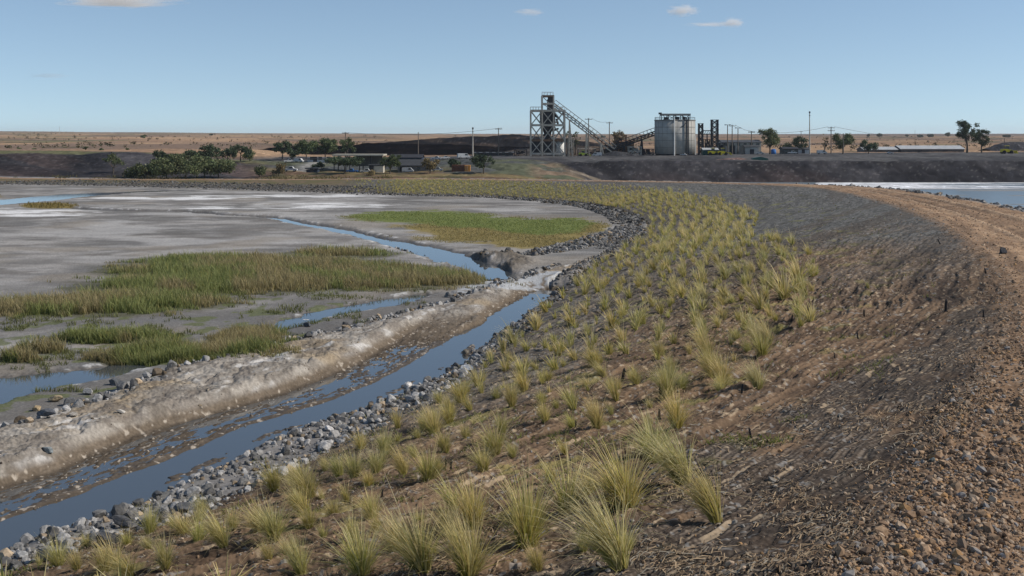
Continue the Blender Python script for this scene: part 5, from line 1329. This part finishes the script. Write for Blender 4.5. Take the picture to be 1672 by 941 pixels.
frame_house(927, 936, 336, 226, 'narrow grey steel frame with chutes just right of the tower', 'transfer_tower', M_STEEL)
frame_house(944, 972, 338, 243, 'low pipe rack behind the lime-yellow loader', 'pipe_rack', M_STEEL, 1)
frame_house(1004, 1022, 338, 221, 'rusty screening frame with machinery behind the second pole', 'screening_plant', M_RUST, 3)
frame_house(1026, 1046, 330, 240, 'grey low crusher frame under the dark conveyor', 'crushing_plant', M_STEEL, 2)
frame_house(1050, 1066, 332, 244, 'small dark pump frame at the left foot of the silo', 'pump_frame', M_DARK, 1)
frame_house(840, 860, 338, 244, 'low dark frame left of the tower foot', 'pump_frame', M_DARK, 1)
frame_house(1150, 1160, 338, 228, 'dark frame with chutes between the two dark towers', 'transfer_tower', M_DARK, 2)
frame_house(1173, 1182, 340, 234, 'dark frame right beside the tall dark tower', 'transfer_tower', M_DARK, 2)
shed(775, 838, 345, 252, 249.5, 5, 'low dark shed row at the foot of the coal bench, left of the tower', M_DARK, M_DROOF, 'low_shed', win(6, .3))
shed(1300, 1318, 350, 244, 241.5, 4, 'small grey hut at the foot of the tall mast', M_GREYP, M_DROOF, 'hut', ((.5, .9, 1.2, .1, 'door'),))
# ---------------------------------------------------------------- trees and shrubs
def leaf_crown(lobes, nleaf, size, seed, pal):
    r = np.random.default_rng(seed); w = np.array([l[3] * l[3] for l in lobes]); w = w / w.sum(); which = r.choice(len(lobes), nleaf, p=w); Lb = np.array(lobes)[which]
    d = r.normal(size=(nleaf, 3)); d /= np.linalg.norm(d, axis=1)[:, None]; rad = r.random(nleaf) ** .42 * r.uniform(.7, 1.4, nleaf)
    c = Lb[:, :3] + d * (rad * Lb[:, 3])[:, None] * np.stack([np.ones(nleaf), np.ones(nleaf), Lb[:, 4]], 1)
    n = d * .6 + r.normal(size=(nleaf, 3)); n /= np.linalg.norm(n, axis=1)[:, None]; a = np.cross(n, r.normal(size=(nleaf, 3))); a /= np.linalg.norm(a, axis=1)[:, None]; b = np.cross(n, a)
    s_ = size * r.uniform(.55, 1.3, nleaf)[:, None]; V = np.stack([c - a * s_ - b * s_ * .5, c + a * s_ * .2 - b * s_ * .6, c + a * s_ + b * s_ * .3, c - a * s_ * .1 + b * s_ * .65], 1)
    lobe_t = r.uniform(.75, 1.25, len(lobes))[which]; C = np.array(pal)[r.integers(0, len(pal), nleaf)] * (lobe_t * r.uniform(.75, 1.25, nleaf))[:, None]
    return np_mesh('crown', V.reshape(-1, 3), np.arange(nleaf * 4).reshape(-1, 4), np.repeat(C, 4, 0), M_LEAF)
OLIVE = [(.050, .062, .026), (.070, .080, .034), (.038, .050, .022), (.090, .092, .045)]
GREEN = [(.052, .066, .028), (.072, .088, .038), (.040, .052, .024)]
DARKG = [(.026, .038, .020), (.036, .050, .025), (.050, .062, .034)]
RUSS = [(.11, .085, .04), (.085, .07, .035), (.14, .10, .045)]
tseed = [50]
def tree(px, base, top, wpx, style, pal, label, d0=235, d1=420, D=None, group=None, name='tree', cat='tree'):
    x, y, z = hit(px, base, d0, d1) if D is None else at(px, D); H = Zp(top, y) - z; W = wpx * mpp(y) / 2 * 1.12; tseed[0] += 1; r = random.Random(tseed[0])
    t = empty(name, (x, y, z), label, cat, group); lobes = []
    if style == 'bush':
        for k in range(9): a = r.uniform(0, 6.28); q = r.uniform(0, .75); lobes.append((math.cos(a) * q * W, math.sin(a) * q * W, H * r.uniform(.25, .72), max(W, H * .6) * r.uniform(.28, .42), .85))
        trunk = .2
    elif style == 'flat':
        for k in range(15): a = r.uniform(0, 6.28); q = math.sqrt(r.random()) * .85; lobes.append((math.cos(a) * q * W, math.sin(a) * q * W, H * (.74 + r.uniform(-.10, .12)), W * r.uniform(.22, .34), .55))
        trunk = .62
    elif style == 'tall':
        for k in range(14): a = r.uniform(0, 6.28); q = math.sqrt(r.random()) * .85; lobes.append((math.cos(a) * q * W, math.sin(a) * q * W, H * (.80 - .22 * q + r.uniform(-.14, .10)), W * r.uniform(.22, .36), .75))
        for k in range(6): a = r.uniform(0, 6.28); lobes.append((math.cos(a) * W * .8, math.sin(a) * W * .6, H * r.uniform(.30, .58), W * r.uniform(.20, .32), .7))
        trunk = .55
    else:
        for k in range(24): a = r.uniform(0, 6.28); q = math.sqrt(r.random()) * .92; lobes.append((math.cos(a) * q * W, math.sin(a) * q * W, H * (.58 + r.uniform(-.30, .30) * (1 - .5 * q * q)), W * r.uniform(.20, .36), .8))
        trunk = .30
    zmax = max(l[2] + l[3] * l[4] for l in lobes); lobes = [(a, b, c * H / zmax * 1.0, q, e) for a, b, c, q, e in lobes]
    tb = MB(); tr_ = max(.09, H * .028); tb.tube([(0, 0, -.25), (r.uniform(-.1, .1), 0, H * trunk * .5), (r.uniform(-.2, .2), 0, H * trunk)], [tr_ * 1.3, tr_, tr_ * .8], 7)
    for l in lobes[:7]: tb.tube([(0, 0, H * trunk * .8), (l[0] * .5, l[1] * .5, (H * trunk + l[2]) / 2), (l[0], l[1], l[2])], [tr_ * .6, tr_ * .4, tr_ * .15], 5)
    tb.build('trunk', M_BARK, t)
    area = sum(l[3] ** 2 for l in lobes); nl = int(np.clip(area * (170 if style != 'sparse' else 75), 220, 3800))
    c = link('crown', leaf_crown(lobes, nl, .20 if y < 500 else .20 * y / 500, tseed[0], pal), t); f = r.uniform(1.5, 2.1); c.color = (f, f, f, 1); return t
TREES = [
    (321, 268, 245, 34, 'round', DARKG, 'dark rounded tree behind the centre of the grove'), (288, 270, 250, 30, 'round', OLIVE, 'paler tree rising behind the middle-left of the grove'),
    (408, 264, 246, 24, 'bush', OLIVE, 'low leafy bush right of the open-crowned ridge tree'), (478, 261, 240, 20, 'bush', DARKG, 'dark bush between the airy tree and the two round trees'),
    (185, 284, 249, 30, 'sparse', OLIVE, 'sparse spindly tree at the left end of the grove on the dark bank'),
    (218, 291, 270, 38, 'bush', OLIVE, 'rounded olive bush at the left foot of the grove'), (240, 292, 266, 44, 'round', OLIVE, 'dusty olive tree just right of the leftmost bush of the grove'),
    (262, 288, 244, 26, 'tall', DARKG, 'dark thin tree poking above the left part of the grove'), (272, 293, 257, 52, 'round', OLIVE, 'broad olive tree in the middle-left of the grove'),
    (304, 293, 253, 56, 'round', OLIVE, 'broad olive tree in the centre of the grove'), (334, 291, 256, 46, 'round', GREEN, 'greener tree right of the grove centre'),
    (357, 291, 258, 50, 'round', OLIVE, 'big russet-tinged tree at the right end of the grove'), (341, 268, 236, 30, 'round', DARKG, 'dark dense tree standing up behind the right of the grove'),
    (371, 266, 242, 26, 'round', DARKG, 'dark low tree behind the right end of the grove'), (393, 265, 235, 30, 'tall', DARKG, 'dark open-crowned tree right of the grove on the ridge'),
    (423, 290, 270, 28, 'bush', OLIVE, 'olive bush alone on the slope casting a long shadow'), (455, 288, 266, 26, 'bush', RUSS, 'brownish bush right of the lone olive bush'),
    (461, 262, 229, 28, 'tall', DARKG, 'airy dark tree beside the grey ramp'), (500, 260, 227, 36, 'round', GREEN, 'left of the two round leafy trees above the huts'),
    (531, 259, 225, 36, 'round', GREEN, 'right of the two round leafy trees above the huts'), (567, 262, 224, 24, 'tall', GREEN, 'narrow leafy tree behind the left end of the open shed'),
    (562, 284, 256, 56, 'flat', DARKG, 'dark flat-topped spreading tree in front of the open shed'), (637, 284, 252, 30, 'round', GREEN, 'bright green round tree at the right end of the open shed'),
    (702, 284, 257, 24, 'round', RUSS, 'brown-leaved tree in front of the grey-roofed house'), (742, 278, 259, 18, 'round', DARKG, 'small dark tree behind the brown container'),
    (790, 284, 251, 32, 'round', DARKG, 'loose dark tree on the grey slope right of the container'), (518, 278, 263, 20, 'bush', DARKG, 'dark cone-like bush in front of the low hut'),
    (607, 287, 278, 18, 'bush', RUSS, 'low red-brown bush at the edge of the open shed'), (1257, 251, 209, 34, 'round', OLIVE, 'full round leafy tree near the blue tank'),
    (1306, 251, 222, 24, 'round', DARKG, 'dark blue-green tree between the blue tank and the mast'), (1290, 251, 233, 22, 'bush', OLIVE, 'low bush left of the dark blue-green tree'),
    (1376, 251, 217, 32, 'round', OLIVE, 'open-branched tree behind the pale post'), (1347, 251, 218, 10, 'sparse', RUSS, 'bare thin tree between the mast and the double-armed pole'),
    (1418, 249, 228, 24, 'round', DARKG, 'dark bushy tree behind the short pale-roofed shed'), (1579, 248, 196, 32, 'round', DARKG, 'taller of the two dark trees right of the long shed'),
    (1603, 248, 210, 24, 'round', DARKG, 'shorter of the two dark trees right of the long shed'), (1008, 250, 214, 22, 'tall', RUSS, 'brown-leaved tree behind the foot of the pale conveyor'),
    (930, 252, 213, 14, 'sparse', DARKG, 'thin dark tree just right of the lattice tower'), (940, 252, 214, 12, 'sparse', DARKG, 'second thin dark tree right of the lattice tower')]
for a in TREES:
    tree(*a, **({'D': 345 if a[0] < 1290 else 350} if a[0] > 880 else {}))
SHR = [(140, 246, 239, 8, 'lone round green shrub on the edge of the tan plain'), (57, 248, 243, 7, 'small dark shrub at the plain edge, far left'), (166, 247, 242, 9, 'brown shrub right of the lone round shrub'),
       (208, 247, 242, 7, 'low shrub on the bank crest above the sparse tree'), (235, 226, 220, 10, 'dark shrub high on the left of the tan plain'), (32, 248, 244, 9, 'grey-green shrub near the left edge of the bank crest')]
for px, b_, t_, w_, lab in SHR: tree(px, b_, t_, w_, 'bush', GREEN, lab, D=345 if b_ > 230 else 900, name='shrub', cat='shrub')
HZ = [(1436, 8, 6, 'small round tree on the horizon above the short shed'), (1502, 8, 4, 'low tree on the horizon above the long shed, left of another'), (1519, 9, 5, 'low tree on the horizon above the long shed, right of another'), (1548, 7, 8, 'pointed small tree on the horizon left of the tall trees'),
      (1643, 12, 4, 'low wide tree on the horizon at the far right'), (1418, 4, 5, 'tiny tree on the horizon left of the small round one'), (1481, 4, 4, 'tiny tree on the horizon between two others'),
      (345, 5, 3, 'tiny dark tree on the left horizon'), (985, 6, 3, 'tiny tree on the horizon right of the tower')]
for px, w_, h_, lab in HZ:
    D = 1500; x, y, z = at(px, D); row = HY + F * (CZ - z) / D; tree(px, row + .3, row - h_, w_, 'round', DARKG, lab, D=D)
# scattered scrub over the plain
pr = np.random.default_rng(77); n_ = 2600; pd = 1 / pr.uniform(1 / 1800, 1 / 335, n_); pu = pr.uniform(-.5, .5, n_); px_ = pu * pd; kk = (fbm(px_ * .008, pd * .008, 221, 3) > .52) & (pr.random(n_) < .6)
kk &= ~((836 + 1900 * pu > 420) & (836 + 1900 * pu < 1090) & (pd < 560)); px_, pd = px_[kk], pd[kk]; pz = ground(px_, pd); lb = [(a, b, c + .5 * s_, s_, .7) for a, b, c, s_ in zip(px_, pd, pz, pr.uniform(.5, 1.5, len(px_)) * np.maximum(1, pd / 900))]
sm = leaf_crown(lb, len(lb) * 16, .34, 778, [(.10, .085, .05), (.075, .075, .04), (.13, .10, .06)]); sm.materials.clear(); sm.materials.append(M_LITTER)
stuff(link('plain_scrub', sm), 'dry low scrub dotted over the tan plain', 'scrub')
# scrub at the water's edge on the far left
v, f, c = blades(26000, -60, 640, 287, 318, lambda fx, fy, x, y, r: (look(x, y)['dc'] > 3) & (vn(x * .2, y * .2, 219) > .55) & (y < 250), lambda x, y, fx, fy, r: r.uniform(.25, .8, len(x)), .06,
                 lambda x, y, fx, fy, r: (np.array([(.08, .075, .03)]) * r.uniform(.7, 1.3, (len(x), 1)), np.array([(.17, .14, .06)]) * r.uniform(.7, 1.3, (len(x), 1))), 37, .5)
if len(v): stuff(link('bank_scrub', np_mesh('bank_scrub', v, f, c, M_GRASS, smooth=True)), 'low dry scrub at the foot of the dark bank on the far shore', 'scrub')

# ---------------------------------------------------------------- clouds: volumes of vapour far beyond everything
m, nt, b = new_mat('cloud_vapour'); nt.nodes.remove(b)
tc = N(nt, 'ShaderNodeTexCoord'); ln_ = N(nt, 'ShaderNodeVectorMath', operation='LENGTH'); nt.links.new(tc.outputs['Object'], ln_.inputs[0])
nz = N(nt, 'ShaderNodeTexNoise'); nz.inputs['Scale'].default_value = 2.2; nz.inputs['Detail'].default_value = 5; nz.inputs['Roughness'].default_value = .62
oi = N(nt, 'ShaderNodeObjectInfo'); ad = N(nt, 'ShaderNodeVectorMath', operation='ADD'); nt.links.new(tc.outputs['Object'], ad.inputs[0]); nt.links.new(oi.outputs['Location'], ad.inputs[1]); nt.links.new(ad.outputs[0], nz.inputs['Vector'])
m1 = N(nt, 'ShaderNodeMath', operation='MULTIPLY_ADD'); m1.inputs[1].default_value = 1.9; nt.links.new(nz.outputs['Fac'], m1.inputs[0])
m2 = N(nt, 'ShaderNodeMath', operation='MULTIPLY'); m2.inputs[1].default_value = -1.0; nt.links.new(ln_.outputs['Value'], m2.inputs[0]); nt.links.new(m2.outputs[0], m1.inputs[2])
m3 = N(nt, 'ShaderNodeMapRange'); m3.inputs[1].default_value = .18; m3.inputs[2].default_value = .75; m3.inputs[3].default_value = 0; m3.inputs[4].default_value = .030; nt.links.new(m1.outputs[0], m3.inputs[0])
mo = N(nt, 'ShaderNodeMath', operation='MULTIPLY'); nt.links.new(m3.outputs[0], mo.inputs[0]); oc = N(nt, 'ShaderNodeSeparateColor'); nt.links.new(oi.outputs['Color'], oc.inputs[0]); nt.links.new(oc.outputs[0], mo.inputs[1])
vol = N(nt, 'ShaderNodeVolumeScatter'); vol.inputs['Color'].default_value = (1, .985, .97, 1); vol.inputs['Anisotropy'].default_value = .2; nt.links.new(mo.outputs[0], vol.inputs['Density'])
nt.links.new(vol.outputs[0], nt.nodes['Material Output'].inputs['Volume']); M_CLOUD = m
CLM = np_mesh('cloud', ICO3 * 1.0, ICO3F, mat=M_CLOUD)
for px, row, wpx, hpx, den, lab in ((195, 2, 235, 24, .8, 'longest flat cloud at the top left'), (865, 20, 66, 15, .5, 'small flat cloud left of the pair'), (1115, 17, 64, 24, 1.2, 'upper puffy cloud of the right-hand pair'),
                                  (1197, 37, 46, 20, 1.2, 'small bright puff below the upper puffy cloud'), (1165, 40, 120, 9, .4, 'thin streak of cloud joining the small bright puff'),
                                  (80, 124, 90, 11, .16, 'very faint wisp low on the left')):
    Dd_ = 5200.0; o = link('cloud', CLM, None, (Xp(px, Dd_), Dd_, Zp(row, Dd_))); q = Dd_ / F / 2; o.scale = (wpx * q, wpx * q * .6, hpx * q); o.color = (den, den, den, 1); tag(o, lab, 'cloud')
# ------------------------------------------------------------------ camera, sun, sky
cam = bpy.data.cameras.new('camera'); co = bpy.data.objects.new('camera', cam); COL.objects.link(co)
co.location = (0, 0, CZ); co.rotation_euler = (math.radians(90), 0, 0)
cam.sensor_width = 36; cam.lens = 36 * F / 1672; cam.shift_y = -(470.5 - HY) / 1672
cam.clip_start = .5; cam.clip_end = 60000
SC.camera = co
SUN_EL, SUN_AZ = math.radians(38), math.radians(93)     # azimuth clockwise from +Y: from the right, a little beyond
sd = bpy.data.lights.new('sun', 'SUN'); sd.energy = 3.9; sd.angle = math.radians(.53); sd.color = (1, .93, .84)
so = bpy.data.objects.new('sun', sd); COL.objects.link(so)
sdir = Vector((math.sin(SUN_AZ) * math.cos(SUN_EL), math.cos(SUN_AZ) * math.cos(SUN_EL), math.sin(SUN_EL)))
so.rotation_euler = sdir.to_track_quat('Z', 'Y').to_euler(); so.location = (60, 10, 60)
w = bpy.data.worlds.new('World'); SC.world = w; w.use_nodes = True
nt = w.node_tree; bg = nt.nodes['Background']
sky = N(nt, 'ShaderNodeTexSky', sky_type='NISHITA'); sky.sun_disc = False
sky.sun_elevation = SUN_EL; sky.sun_rotation = SUN_AZ; sky.altitude = 1200; sky.air_density = .9; sky.dust_density = .25; sky.ozone_density = 2.2
tcw = N(nt, 'ShaderNodeTexCoord'); lift = N(nt, 'ShaderNodeVectorMath', operation='ADD'); lift.inputs[1].default_value = (0, 0, .075)
nt.links.new(tcw.outputs['Generated'], lift.inputs[0]); nt.links.new(lift.outputs[0], sky.inputs['Vector'])
tint = N(nt, 'ShaderNodeMix', data_type='RGBA', blend_type='MULTIPLY'); tint.inputs[0].default_value = 1; tint.inputs[7].default_value = (1.05, .99, .885, 1)
nt.links.new(sky.outputs[0], tint.inputs[6]); nt.links.new(tint.outputs[2], bg.inputs['Color']); bg.inputs['Strength'].default_value = .128
SC.view_settings.view_transform = 'Standard'; SC.view_settings.look = 'None'; SC.view_settings.gamma = 1; SC.view_settings.use_curve_mapping = False
SC.view_settings.exposure = 0.14
hz = MB(); hz.box((0, 3900, 23), (12800, 8100, 54)); hm, hnt, hb_ = new_mat('haze'); hnt.nodes.remove(hb_)
pv = N(hnt, 'ShaderNodeVolumePrincipled'); pv.inputs['Color'].default_value = (.86, .92, 1.0, 1); pv.inputs['Density'].default_value = .00007; pv.inputs['Anisotropy'].default_value = .3
hnt.links.new(pv.outputs[0], hnt.nodes['Material Output'].inputs['Volume']); ho = hz.build('haze', hm); stuff(ho, 'thin pale haze in the air over the whole plain', 'haze')
SC.cycles.max_bounces = 5; SC.cycles.diffuse_bounces = 2; SC.cycles.glossy_bounces = 3; SC.cycles.transmission_bounces = 2; SC.cycles.transparent_max_bounces = 6; SC.cycles.volume_bounces = 2
SC.cycles.use_denoising = True
SC.cycles.use_adaptive_sampling = True
